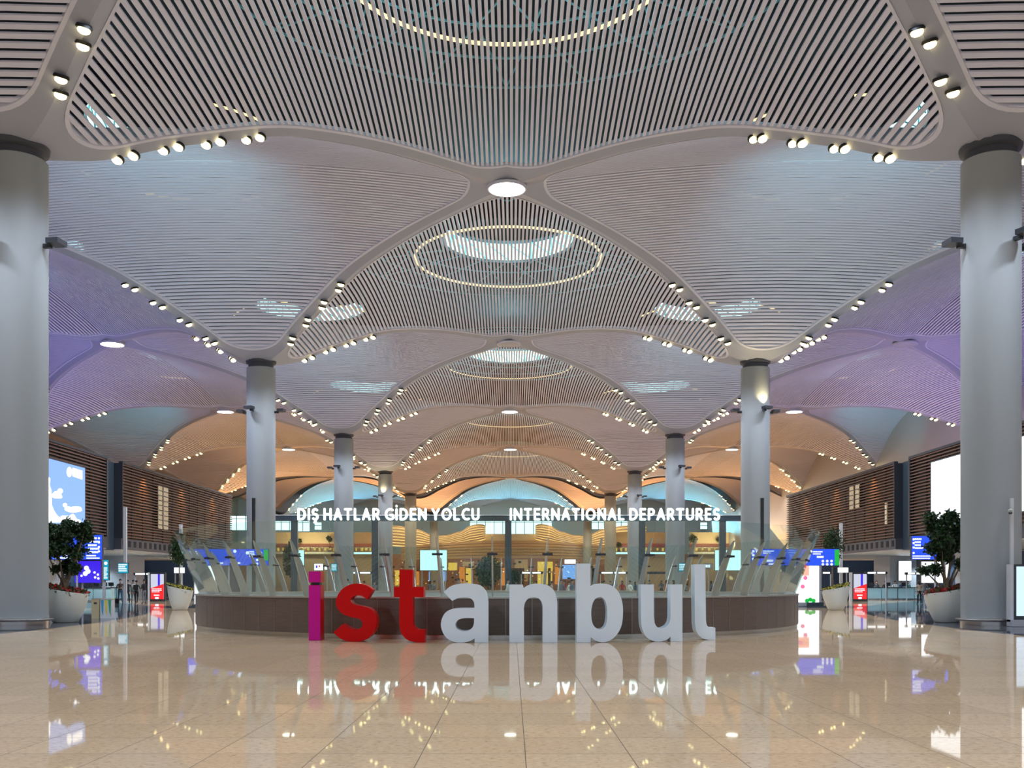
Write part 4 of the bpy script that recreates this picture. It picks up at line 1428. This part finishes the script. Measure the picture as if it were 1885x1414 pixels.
# ground floor shops
shp = thing('shop_front', (0, 243, 0), 'row of warm terracotta shop fronts at the far end of the hall', 'shop front')
local(panel_box(MB(), 440, 1445, 1020, 1085, 243, 0.6), shp).build('wall', M['terracotta'], shp)
for (a, b, y0, y1, mname) in ((600, 612, 1054, 1076, 'shop_gold'), (563, 574, 1050, 1072, 'shop_orange'), (690, 702, 1056, 1078, 'shop_gold'), (655, 668, 1056, 1070, 'shop_gold'), (728, 738, 1050, 1078, 'shop_gold'), (760, 772, 1052, 1078, 'shop_orange'),
                              (826, 842, 1036, 1050, 'shop_gold'), (846, 856, 1044, 1075, 'shop_orange'), (858, 870, 1046, 1078, 'shop_gold'), (924, 930, 1045, 1078, 'shop_orange'), (990, 1018, 1034, 1052, 'shop_gold'), (990, 1017, 1054, 1076, 'shop_gold'),
                              (1022, 1032, 1044, 1076, 'shop_orange'), (1092, 1100, 1040, 1076, 'cream'), (1132, 1140, 1040, 1076, 'shop_gold'), (1206, 1225, 1056, 1072, 'shop_orange'), (1300, 1308, 1055, 1078, 'shop_orange'),
                              (948, 972, 1030, 1070, 'cream'), (852, 872, 1034, 1042, 'cream'), (1040, 1060, 1030, 1038, 'screen_white'), (1036, 1060, 1040, 1066, 'screen_sky'), (790, 822, 1052, 1070, 'screen_sky')):
    local(panel_box(MB(), a, b, y0, y1, 243, 0.05, 0.05), shp).build('lit_shop_window', M[mname], shp)
rng = random.Random(12)
for nm, mt, cnt, sz in (('small_lights', 'warm_led', 190, 1.5), ('small_white_lights', 'screen_white', 60, 1.7), ('small_green_lights', 'screen_green', 40, 2.0), ('dark_displays', 'dark', 120, 4.0), ('dark_doorways', 'cloth_brown', 16, 9.0)):
    mb = MB()
    for q in range(cnt):
        px, py = 560 + rng.random() * 750, 1031 + rng.random() * 46
        w_, h_ = sz * (0.4 + rng.random()), sz * (0.3 + 0.6 * rng.random())
        if nm == 'dark_doorways':
            py, h_ = 1046, 32
        if nm == 'small_green_lights':
            py = 1062 + 14 * rng.random()
        panel_box(mb, px, px + w_, py, py + h_, 243, 0.05, 0.12 if nm != 'dark_doorways' else 0.06)
    local(mb, shp).build(nm, M[mt], shp)['kind'] = 'stuff'

# ------------------------------------------------------------------ planters, trees, flowers
rng = random.Random(21)


def leaf(mb, c, size, rg, mi=0):
    n = Vector((rg.gauss(0, 1), rg.gauss(0, 1), rg.gauss(0, 1))).normalized()
    a = n.orthogonal().normalized()
    a = Matrix.Rotation(rg.random() * 6.28, 3, n) @ a
    b = n.cross(a)
    c = Vector(c)
    l, w_ = size * (0.8 + 0.5 * rg.random()), size * 0.42
    mb.add([c, c + a * l * 0.5 + b * w_ + n * 0.012, c + a * l, c + a * l * 0.5 - b * w_ + n * 0.012], [(0, 1, 2), (0, 2, 3)], mi)


def pot_mesh(sgn):
    tl = lambda x, y, z: z + (0.155 * sgn * x / 0.84 if z > 1.0 else 0.155 * sgn * x / 0.84 * max(0, z - 0.35) / 0.65)
    return MB().lathe([(0.43, 0.0), (0.47, 0.03), (0.62, 0.35), (0.75, 0.75), (0.82, 1.12), (0.84, 1.27), (0.80, 1.275), (0.77, 1.12), (0.70, 1.10)], 48, tilt=tl, cap=True).mesh('pot', M['pot'], True)


def tree(kind, loc, height, crown, label, seed, group):
    rg = random.Random(seed)
    t = thing('potted_tree', loc, label, 'tree', group)
    if kind == 'ball':
        MB().tube([(0, 0, -0.1), (0.02, 0.01, 0.5), (-0.01, 0, 1.0), (0, 0, height - crown[1] * 1.2)], [0.05, 0.045, 0.04, 0.03], 8).build('trunk', M['trunk'], t)
        br = MB()
        for k in range(9):
            a = rg.random() * 6.28
            br.tube([(0, 0, height - crown[1] * 1.7), (0.3 * crown[0] * math.cos(a), 0.3 * crown[0] * math.sin(a), height - crown[1]), (0.8 * crown[0] * math.cos(a), 0.8 * crown[0] * math.sin(a), height - crown[1] * (0.4 + rg.random()))], [0.025, 0.018, 0.008], 5)
        br.build('branches', M['trunk'], t)
        mb = MB()
        for k in range(2600):
            v = Vector((rg.gauss(0, 1), rg.gauss(0, 1), rg.gauss(0, 1))).normalized() * (0.35 + 0.75 * rg.random() ** 0.8)
            wob = 1 + 0.12 * math.sin(5 * v.x + 3 * v.z + seed)
            leaf(mb, (v.x * crown[0] * wob, v.y * crown[0] * wob, height - crown[1] + v.z * crown[1] * (1.08 if v.z > 0 else 1)), 0.10, rg, 1 if rg.random() < 0.35 else 0)
        mb.build('foliage', [M['leaf'], M['leaf2']], t)
    else:
        clumps = crown
        tr = MB()
        for k, (cx, cy, cz, r) in enumerate(clumps):
            if k % 2 == 0:
                tr.tube([(0.12 * math.cos(k), 0.12 * math.sin(k), -0.1), (0.3 * cx + 0.05 * math.sin(k * 2.0), 0.3 * cy, cz * 0.35), (0.7 * cx, 0.7 * cy, cz * 0.7), (cx, cy, cz)], [0.05, 0.042, 0.03, 0.012], 7)
        tr.build('trunk', M['trunk'], t)
        mb = MB()
        for (cx, cy, cz, r) in clumps:
            for tw in range(int(12 + 66 * r * r / 0.16)):
                d = Vector((rg.gauss(0, 1), rg.gauss(0, 1), rg.gauss(0, 1) + 0.25)).normalized()
                tip = d * r * (0.25 + 1.15 * rg.random())
                for k in range(16):
                    q = tip * (0.72 + 0.34 * rg.random()) + Vector((rg.gauss(0, 1), rg.gauss(0, 1), rg.gauss(0, 1))) * 0.055
                    leaf(mb, (cx + q.x, cy + q.y, cz + q.z * 0.85), 0.12, rg, 1 if rg.random() < 0.12 else 0)
        mb.build('foliage', [M['leaf'], M['leaf2']], t)
    return t


def flowers(loc, sgn, petal, label, seed, sx):
    rg = random.Random(seed)
    mb = MB()
    for k in range(900):
        a, r = rg.random() * 6.28, 0.80 * math.sqrt(rg.random())
        x, y = r * math.cos(a), r * math.sin(a)
        z = 1.13 + 0.185 * sgn * x / 0.84 + 0.17 * rg.random() + 0.05
        leaf(mb, (x * sx, y * sx, z), 0.12, rg, 0 if rg.random() < 0.6 else 1)
    for k in range(150):
        a, r = rg.random() * 6.28, 0.82 * math.sqrt(rg.random())
        x, y = r * math.cos(a), r * math.sin(a)
        z = 1.27 + 0.185 * sgn * x / 0.84 + 0.10 * rg.random()
        for q in range(6):
            leaf(mb, (x * sx, y * sx, z), 0.075, rg, 2)
    o = mb.build('flower_bed', [M['leaf'], M['leaf2'], M[petal]], loc=loc)
    tag(o, label, 'flowers', kind='stuff')


for (px, Y, sgn, kx, side, dep) in ((121, 39.4, -1, 1.02, 'left', 'nearest'), (1744, 39.4, 1, 1.02, 'right', 'nearest'), (332, 57.4, -1, 0.86, 'left', 'back'), (1539, 57.4, 1, 0.92, 'right', 'back')):
    x = SX(px, Y)
    p = thing('planter', (x, Y, 0), f'white bowl planter with slanted rim, {"beside the nearest" if dep == "nearest" else "behind the nearest"} {side} column' if dep == 'nearest' else f'cream bowl planter with slanted rim beside the {side} end of the glazed parapet', 'planter', 'bowl planters with slanted rims')
    po = link('pot', pot_mesh(sgn), p)
    po.scale = (kx, kx, 1)
    so = MB().lathe([(0.01, 1.13), (0.76, 1.13)], 32, tilt=lambda xx, yy, z: z + 0.155 * sgn * xx / 0.84, cap=False).build('soil', M['soil'], p)
    so.scale = (kx, kx, 1)
    flowers((x, Y, 0), sgn, 'petal_red' if dep == 'nearest' else 'petal_yellow', f'{"red" if dep == "nearest" else "yellow"} flowers in the {"large" if dep == "nearest" else "farther"} {side} planter', 5 + px, kx)
XL, XR = SX(121, 39.4), SX(1744, 39.4)


def clump(px, py, r, y=0.0, x0=0.0):
    q = sight(px, py, 39.4)
    return (q[0] - x0, y, q[2] - 1.15, r)


tree('ficus', (XL, 39.4, 1.15), 3, [clump(100, 990, 0.34, 0.1, XL), clump(122, 985, 0.42, -0.1, XL), clump(148, 985, 0.34, 0.2, XL), clump(128, 967, 0.24, 0, XL), clump(160, 968, 0.14, 0, XL), clump(92, 972, 0.15, 0.1, XL),
                                    clump(112, 1015, 0.36, -0.2, XL), clump(138, 1018, 0.30, 0.2, XL), clump(120, 1042, 0.27, 0.15, XL), clump(142, 1046, 0.20, -0.15, XL), clump(88, 1020, 0.13, 0, XL), clump(102, 1050, 0.12, 0, XL)],
     'dark green branching tree in the large left planter', 31, 'trees in the bowl planters')
tree('ficus', (XR, 39.4, 1.15), 3, [clump(1722, 970, 0.30, 0.1, XR), clump(1745, 965, 0.36, -0.1, XR), clump(1768, 972, 0.32, 0.2, XR), clump(1780, 945, 0.14, 0, XR), clump(1752, 950, 0.20, 0, XR), clump(1715, 953, 0.18, 0.1, XR),
                                    clump(1728, 997, 0.38, -0.2, XR), clump(1757, 998, 0.40, 0.2, XR), clump(1785, 992, 0.24, 0.15, XR), clump(1798, 1018, 0.13, -0.15, XR), clump(1716, 1010, 0.20, 0, XR), clump(1738, 1024, 0.24, 0, XR), clump(1702, 1052, 0.16, -0.1, XR), clump(1722, 1050, 0.18, 0, XR), clump(1772, 1038, 0.18, 0.1, XR)],
     'dark green spreading tree in the large right planter', 32, 'trees in the bowl planters')
tree('ball', (SX(331, 57.4), 57.4, 1.10), 3.18, (0.50, 0.84), 'small round headed tree in the farther left planter', 33, 'trees in the bowl planters')
tree('ball', (SX(1533, 57.4), 57.4, 1.10), 3.45, (0.54, 0.98), 'small oval headed tree in the farther right planter', 34, 'trees in the bowl planters')


def bush(px, py0, py1, wpx, Y, label, seed):
    rg = random.Random(seed)
    zb, zt_ = 0.0, SZ(py0, Y)
    z0 = SZ(py1, Y)
    t = thing('indoor_tree', (SX(px, Y), Y, 0), label, 'tree')
    MB().lathe([(0.35, 0), (0.5, 0.6), (0.46, 0.6), (0.42, 0.5)], 20).build('tub', M['pot'], t, True)
    MB().tube([(0, 0, 0.5), (0.05, 0, z0 + 0.2), (0, 0, (z0 + zt_) / 2)], [0.12, 0.09, 0.04], 7).build('trunk', M['trunk'], t)
    mb = MB()
    rw = wpx / 2 * Y / FPX
    for k in range(1700):
        v = Vector((rg.gauss(0, 1), rg.gauss(0, 1), rg.gauss(0, 1))).normalized() * (0.3 + 0.7 * rg.random() ** 0.5)
        leaf(mb, (v.x * rw, v.y * rw, (z0 + zt_) / 2 + v.z * (zt_ - z0) / 2), 0.30, rg, 1 if rg.random() < 0.2 else 0)
    mb.build('foliage', [M['leaf'], M['leaf2']], t)


bush(900, 1022, 1082, 46, 120, 'big dark bushy tree between the letters a and n in the distance', 41)
bush(537, 1000, 1062, 26, 96, 'slim leafy tree in front of the left cyan screen', 42)
bush(946, 1050, 1078, 16, 122, 'low dark plant right of the middle sign post', 43)
for (px, py, r, lb, sd) in ((552, 996, 3.2, 'small plant on the far left gallery', 51), (607, 992, 5, 'bushy plant on the far left gallery', 52), (1276, 992, 8, 'bushy plant on the far right gallery', 53), (1324, 993, 5, 'small plant on the far right gallery', 54), (1140, 1003, 4, 'small plant beside the timber gallery on the right', 55)):
    Y = 239.2
    rg = random.Random(sd)
    q = sight(px, py, Y)
    t = thing('gallery_plant', (q[0], Y, SZ(1016, 238) + 0.003), lb, 'plant')
    MB().lathe([(0.25, 0), (0.35, 0.5), (0.3, 0.5)], 12).build('pot', M['dark'], t)
    MB().tube([(0, 0, 0.4), (0, 0, q[2] - SZ(1016, 238))], 0.06, 6).build('stem', M['trunk'], t)
    mb = MB()
    for k in range(260):
        v = Vector((rg.gauss(0, 1), rg.gauss(0, 1), rg.gauss(0, 1))).normalized() * (0.3 + 0.7 * rg.random()) * r * Y / FPX
        leaf(mb, (v.x, v.y, v.z + q[2] - SZ(1016, 238)), 0.35, rg)
    mb.build('foliage', [M['leaf']], t)


# ------------------------------------------------------------------ people
def person_mesh(pose):
    """one continuous skinned body, 1.75 m tall, facing -y"""
    J = {}
    E = []

    def j(n, p, r, parent=None):
        J[n] = (len(J), p, r)
        if parent:
            E.append((J[parent][0], J[n][0]))
    lean = pose.get('lean', 0.0)
    j('pelvis', (0, 0, 0.95), (0.15, 0.11))
    j('waist', (0, -lean * 0.3, 1.10), (0.135, 0.10), 'pelvis')
    j('chest', (0, -lean * 0.7, 1.30), (0.165, 0.115), 'waist')
    j('neckb', (0, -lean, 1.46), (0.07, 0.07), 'chest')
    j('neck', (0, -lean - 0.01, 1.52), (0.052, 0.055), 'neckb')
    j('jaw', (0, -lean - 0.03, 1.58), (0.068, 0.082), 'neck')
    j('skull', (0, -lean - 0.015, 1.665), (0.078, 0.095), 'jaw')
    j('crown', (0, -lean - 0.005, 1.735), (0.055, 0.065), 'skull')
    j('nose', (0, -lean - 0.125, 1.625), (0.014, 0.014), 'jaw')
    for s, nm in ((-1, 'l'), (1, 'r')):
        arm = pose['arms'][nm]
        j('sh' + nm, (s * 0.185, -lean * 0.9, 1.41), (0.062, 0.062), 'chest')
        j('el' + nm, arm[0], (0.045, 0.045), 'sh' + nm)
        j('wr' + nm, arm[1], (0.030, 0.026), 'el' + nm)
        d = (Vector(arm[1]) - Vector(arm[0])).normalized()
        side = Vector((0, -1, 0)) if abs(d.y) < 0.8 else Vector((0, 0, 1))
        pm = Vector(arm[1]) + d * 0.06
        j('pm' + nm, tuple(pm), (0.036, 0.018), 'wr' + nm)
        for q in range(4):
            base = pm + side * (0.028 - 0.019 * q) + d * 0.035
            tip = base + d * (0.075 - 0.008 * abs(q - 1)) + Vector((-s * 0.02, 0, 0))
            j(f'f{q}{nm}', tuple(tip), (0.008, 0.008), 'pm' + nm)
        j('th' + nm, tuple(pm + side * 0.055 + d * 0.02), (0.009, 0.009), 'wr' + nm)
        leg = pose['legs'][nm]
        j('hip' + nm, (s * 0.095, 0, 0.88), (0.095, 0.10), 'pelvis')
        j('kn' + nm, leg[0], (0.062, 0.066), 'hip' + nm)
        j('an' + nm, leg[1], (0.042, 0.046), 'kn' + nm)
        j('toe' + nm, (leg[1][0] + s * 0.02, leg[1][1] - 0.17, leg[1][2] - 0.035), (0.042, 0.030), 'an' + nm)
    me = bpy.data.meshes.new('tmp')
    me.from_pydata([v[1] for v in J.values()], E, [])
    o = bpy.data.objects.new('tmp', me)
    COL.objects.link(o)
    md = o.modifiers.new('skin', 'SKIN')
    for k, v in enumerate(J.values()):
        me.skin_vertices[0].data[k].radius = v[2]
        me.skin_vertices[0].data[k].use_root = (k == 0)
    ss = o.modifiers.new('sub', 'SUBSURF')
    ss.levels = 1
    dg = bpy.context.evaluated_depsgraph_get()
    ev = o.evaluated_get(dg)
    out = bpy.data.meshes.new_from_object(ev)
    bpy.data.objects.remove(o)
    out.name = 'body'
    out.materials.clear()
    for _ in range(4):
        out.materials.append(M['skin'])
    wl = [Vector(pose['arms'][n][1]) for n in 'lr']
    for p in out.polygons:
        c = p.center
        if c.z > 1.485:
            k = 0
        elif any((c - w_).length < 0.035 or ((c - w_).length < 0.22 and (c - w_).dot(w_ - Vector(pose['arms']['lr'[i]][0])) > 0) for i, w_ in enumerate(wl)):
            k = 0
        elif c.z < 0.10:
            k = 3
        elif c.z < 0.96:
            k = 2
        else:
            k = 1
        p.material_index = k
        p.use_smooth = True
    zmin = min(v.co.z for v in out.vertices)
    for v in out.vertices:
        v.co.z -= zmin
    return out


POSES = {
    'stand': {'arms': {'l': ((-0.25, 0.02, 1.14), (-0.24, -0.05, 0.88)), 'r': ((0.25, 0.02, 1.14), (0.24, -0.05, 0.88))},
              'legs': {'l': ((-0.10, -0.02, 0.50), (-0.11, 0.03, 0.08)), 'r': ((0.11, -0.02, 0.50), (0.13, 0.03, 0.08))}},
    'walk': {'lean': 0.04, 'arms': {'l': ((-0.25, -0.10, 1.16), (-0.22, -0.30, 1.00)), 'r': ((0.25, 0.10, 1.15), (0.25, 0.16, 0.90))},
             'legs': {'l': ((-0.10, 0.02, 0.50), (-0.10, 0.26, 0.14)), 'r': ((0.10, -0.18, 0.52), (0.11, -0.22, 0.08))}},
    'hold': {'arms': {'l': ((-0.26, 0.03, 1.15), (-0.12, -0.22, 1.12)), 'r': ((0.26, 0.03, 1.15), (0.10, -0.24, 1.14))},
             'legs': {'l': ((-0.12, -0.03, 0.50), (-0.16, 0.02, 0.08)), 'r': ((0.11, -0.02, 0.50), (0.14, 0.05, 0.08))}},
}
PM = {k: person_mesh(v) for k, v in POSES.items()}
short = MB().lathe([(0.088, -0.02), (0.096, 0.03), (0.085, 0.08), (0.05, 0.112), (0.01, 0.122)], 16).mesh('hair', M['hair'], True)
long_ = MB().lathe([(0.07, -0.30), (0.098, -0.15), (0.104, 0.0), (0.088, 0.08), (0.05, 0.112), (0.01, 0.122)], 16).mesh('hair', M['hair'], True)


def person(px, Y, face, pose, top, legs, label, h=1.75, hair='short', bag=None, group=None):
    t = thing('person', (SX(px, Y), Y, 0.003), label, 'person', group, math.radians(face))
    t.scale = (h / 1.75,) * 3
    b = link('body', PM[pose], t)
    for k, m_ in enumerate(('skin', top, legs, 'cloth_black')):
        b.material_slots[k].link = 'OBJECT'
        b.material_slots[k].material = M[m_]
    hm = link('hair', short if hair == 'short' else long_, t, loc=(0, 0.012 - POSES[pose].get('lean', 0), 1.665 + 0.01))
    if bag:
        MB().box(-0.17, 0.17, 0.12, 0.28, 1.02, 1.44).build('backpack', M[bag], t)
    return t


G1 = 'people standing on the left before the check-in'
person(222, 77, 20, 'hold', 'cloth_brown', 'cloth_denim', 'person in brown top and jeans, leftmost of the standing group on the left', 1.80, 'short', None, G1)
person(235.5, 76, 200, 'stand', 'cloth_black', 'cloth_black', 'person dressed in black, second in the standing group on the left', 1.74, 'short', None, G1)
person(246, 78, 170, 'hold', 'cloth_white', 'cloth_grey', 'person in pale top half hidden in the middle of the left group', 1.74, 'short', None, G1)
person(251.5, 75.5, 190, 'walk', 'cloth_teal', 'cloth_black', 'person in teal jacket with dark trousers and backpack in the left group', 1.70, 'short', 'cloth_black', G1)
person(266, 74.5, 245, 'hold', 'cloth_black', 'cloth_grey', 'person in black jacket, rightmost of the standing group on the left', 1.78, 'short', None, G1)
o = MB().box(-0.16, 0.16, -0.08, 0.08, 0, 0.34).tube([(-0.08, 0, 0.33), (-0.06, 0, 0.44), (0.06, 0, 0.44), (0.08, 0, 0.33)], 0.012, 6).build('handbag', M['cloth_black'], loc=(SX(215.5, 76.6), 76.6, 0.003))
tag(o, 'black handbag beside the person in jeans on the left', 'bag')
person(1693, 74, 175, 'stand', 'cloth_tan', 'cloth_black', 'person with long dark hair in beige top beside the large right planter', 1.72, 'long')
person(1702, 76, 150, 'stand', 'cloth_grey', 'cloth_denim', 'person in grey half hidden by the large right planter', 1.76)
person(934, 60, 80, 'walk', 'cloth_white', 'cloth_tan', 'person in white shirt walking behind the glass beside the letter n', 1.76)
rng = random.Random(77)
tops = [('cloth_black', 'black'), ('cloth_grey', 'grey'), ('cloth_brown', 'brown'), ('cloth_white', 'white'), ('cloth_denim', 'blue'), ('cloth_teal', 'teal'), ('cloth_red', 'red'), ('cloth_tan', 'beige')]
crowd = [(582, 'above the letter i'), (640, 'above the s'), (671, 'above the s'), (690, 'left of the t'), (792, 'right of the t'), (800, 'right of the t'), (845, 'above the a'), (852, 'above the a'), (860, 'above the a'),
         (950, 'above the n'), (975, 'above the n'), (988, 'above the n'), (1004, 'above the n'), (1016, 'above the n'), (1028, 'between n and b'), (1034, 'between n and b'), (1040, 'between n and b'), (1047, 'between n and b'), (1054, 'left of the b'),
         (1098, 'above the b'), (1112, 'above the b'), (1124, 'above the b'), (1132, 'above the b'), (1146, 'between b and u'), (1160, 'between b and u'), (1170, 'between b and u'), (1196, 'above the u'), (1218, 'above the u'), (1228, 'above the u'), (1240, 'above the u'), (1262, 'left of the l'), (1310, 'right of the l')]
seen = {}
ORDW = ('', ', second such', ', third such', ', fourth such', ', fifth such')
for k, (px, where) in enumerate(crowd):
    tp, nm = tops[(3 if px in (1160, 1047) else rng.randrange(8))]
    Y = 66 + 46 * rng.random() if px != 1160 else 70
    pose = rng.choice(list(POSES))
    lab = f'small distant person in {nm} top {where}, {"walking" if pose == "walk" else "standing" if pose == "stand" else "holding something"}'
    seen[lab] = seen.get(lab, 0) + 1
    lab += ORDW[seen[lab] - 1]
    person(px, Y, rng.random() * 360, pose, tp, rng.choice(['cloth_black', 'cloth_denim', 'cloth_grey']),
           lab, 1.62 + 0.2 * rng.random(), rng.choice(['short', 'short', 'long']), None, 'distant crowd behind the glass')
for k, px in enumerate((1560, 1614, 1630, 1648, 1660, 1672)):
    tp, nm = tops[k % 8]
    person(px, 93.4 + 0.4 * (k % 2), 0, 'hold', tp, 'cloth_black', f'person in {nm} top behind the right check-in desks, place {["at the left end", "next to it", "third along", "in the middle", "left of the white screen", "under the white screen"][k]}', 1.70, 'short', None, 'people behind the right desks')
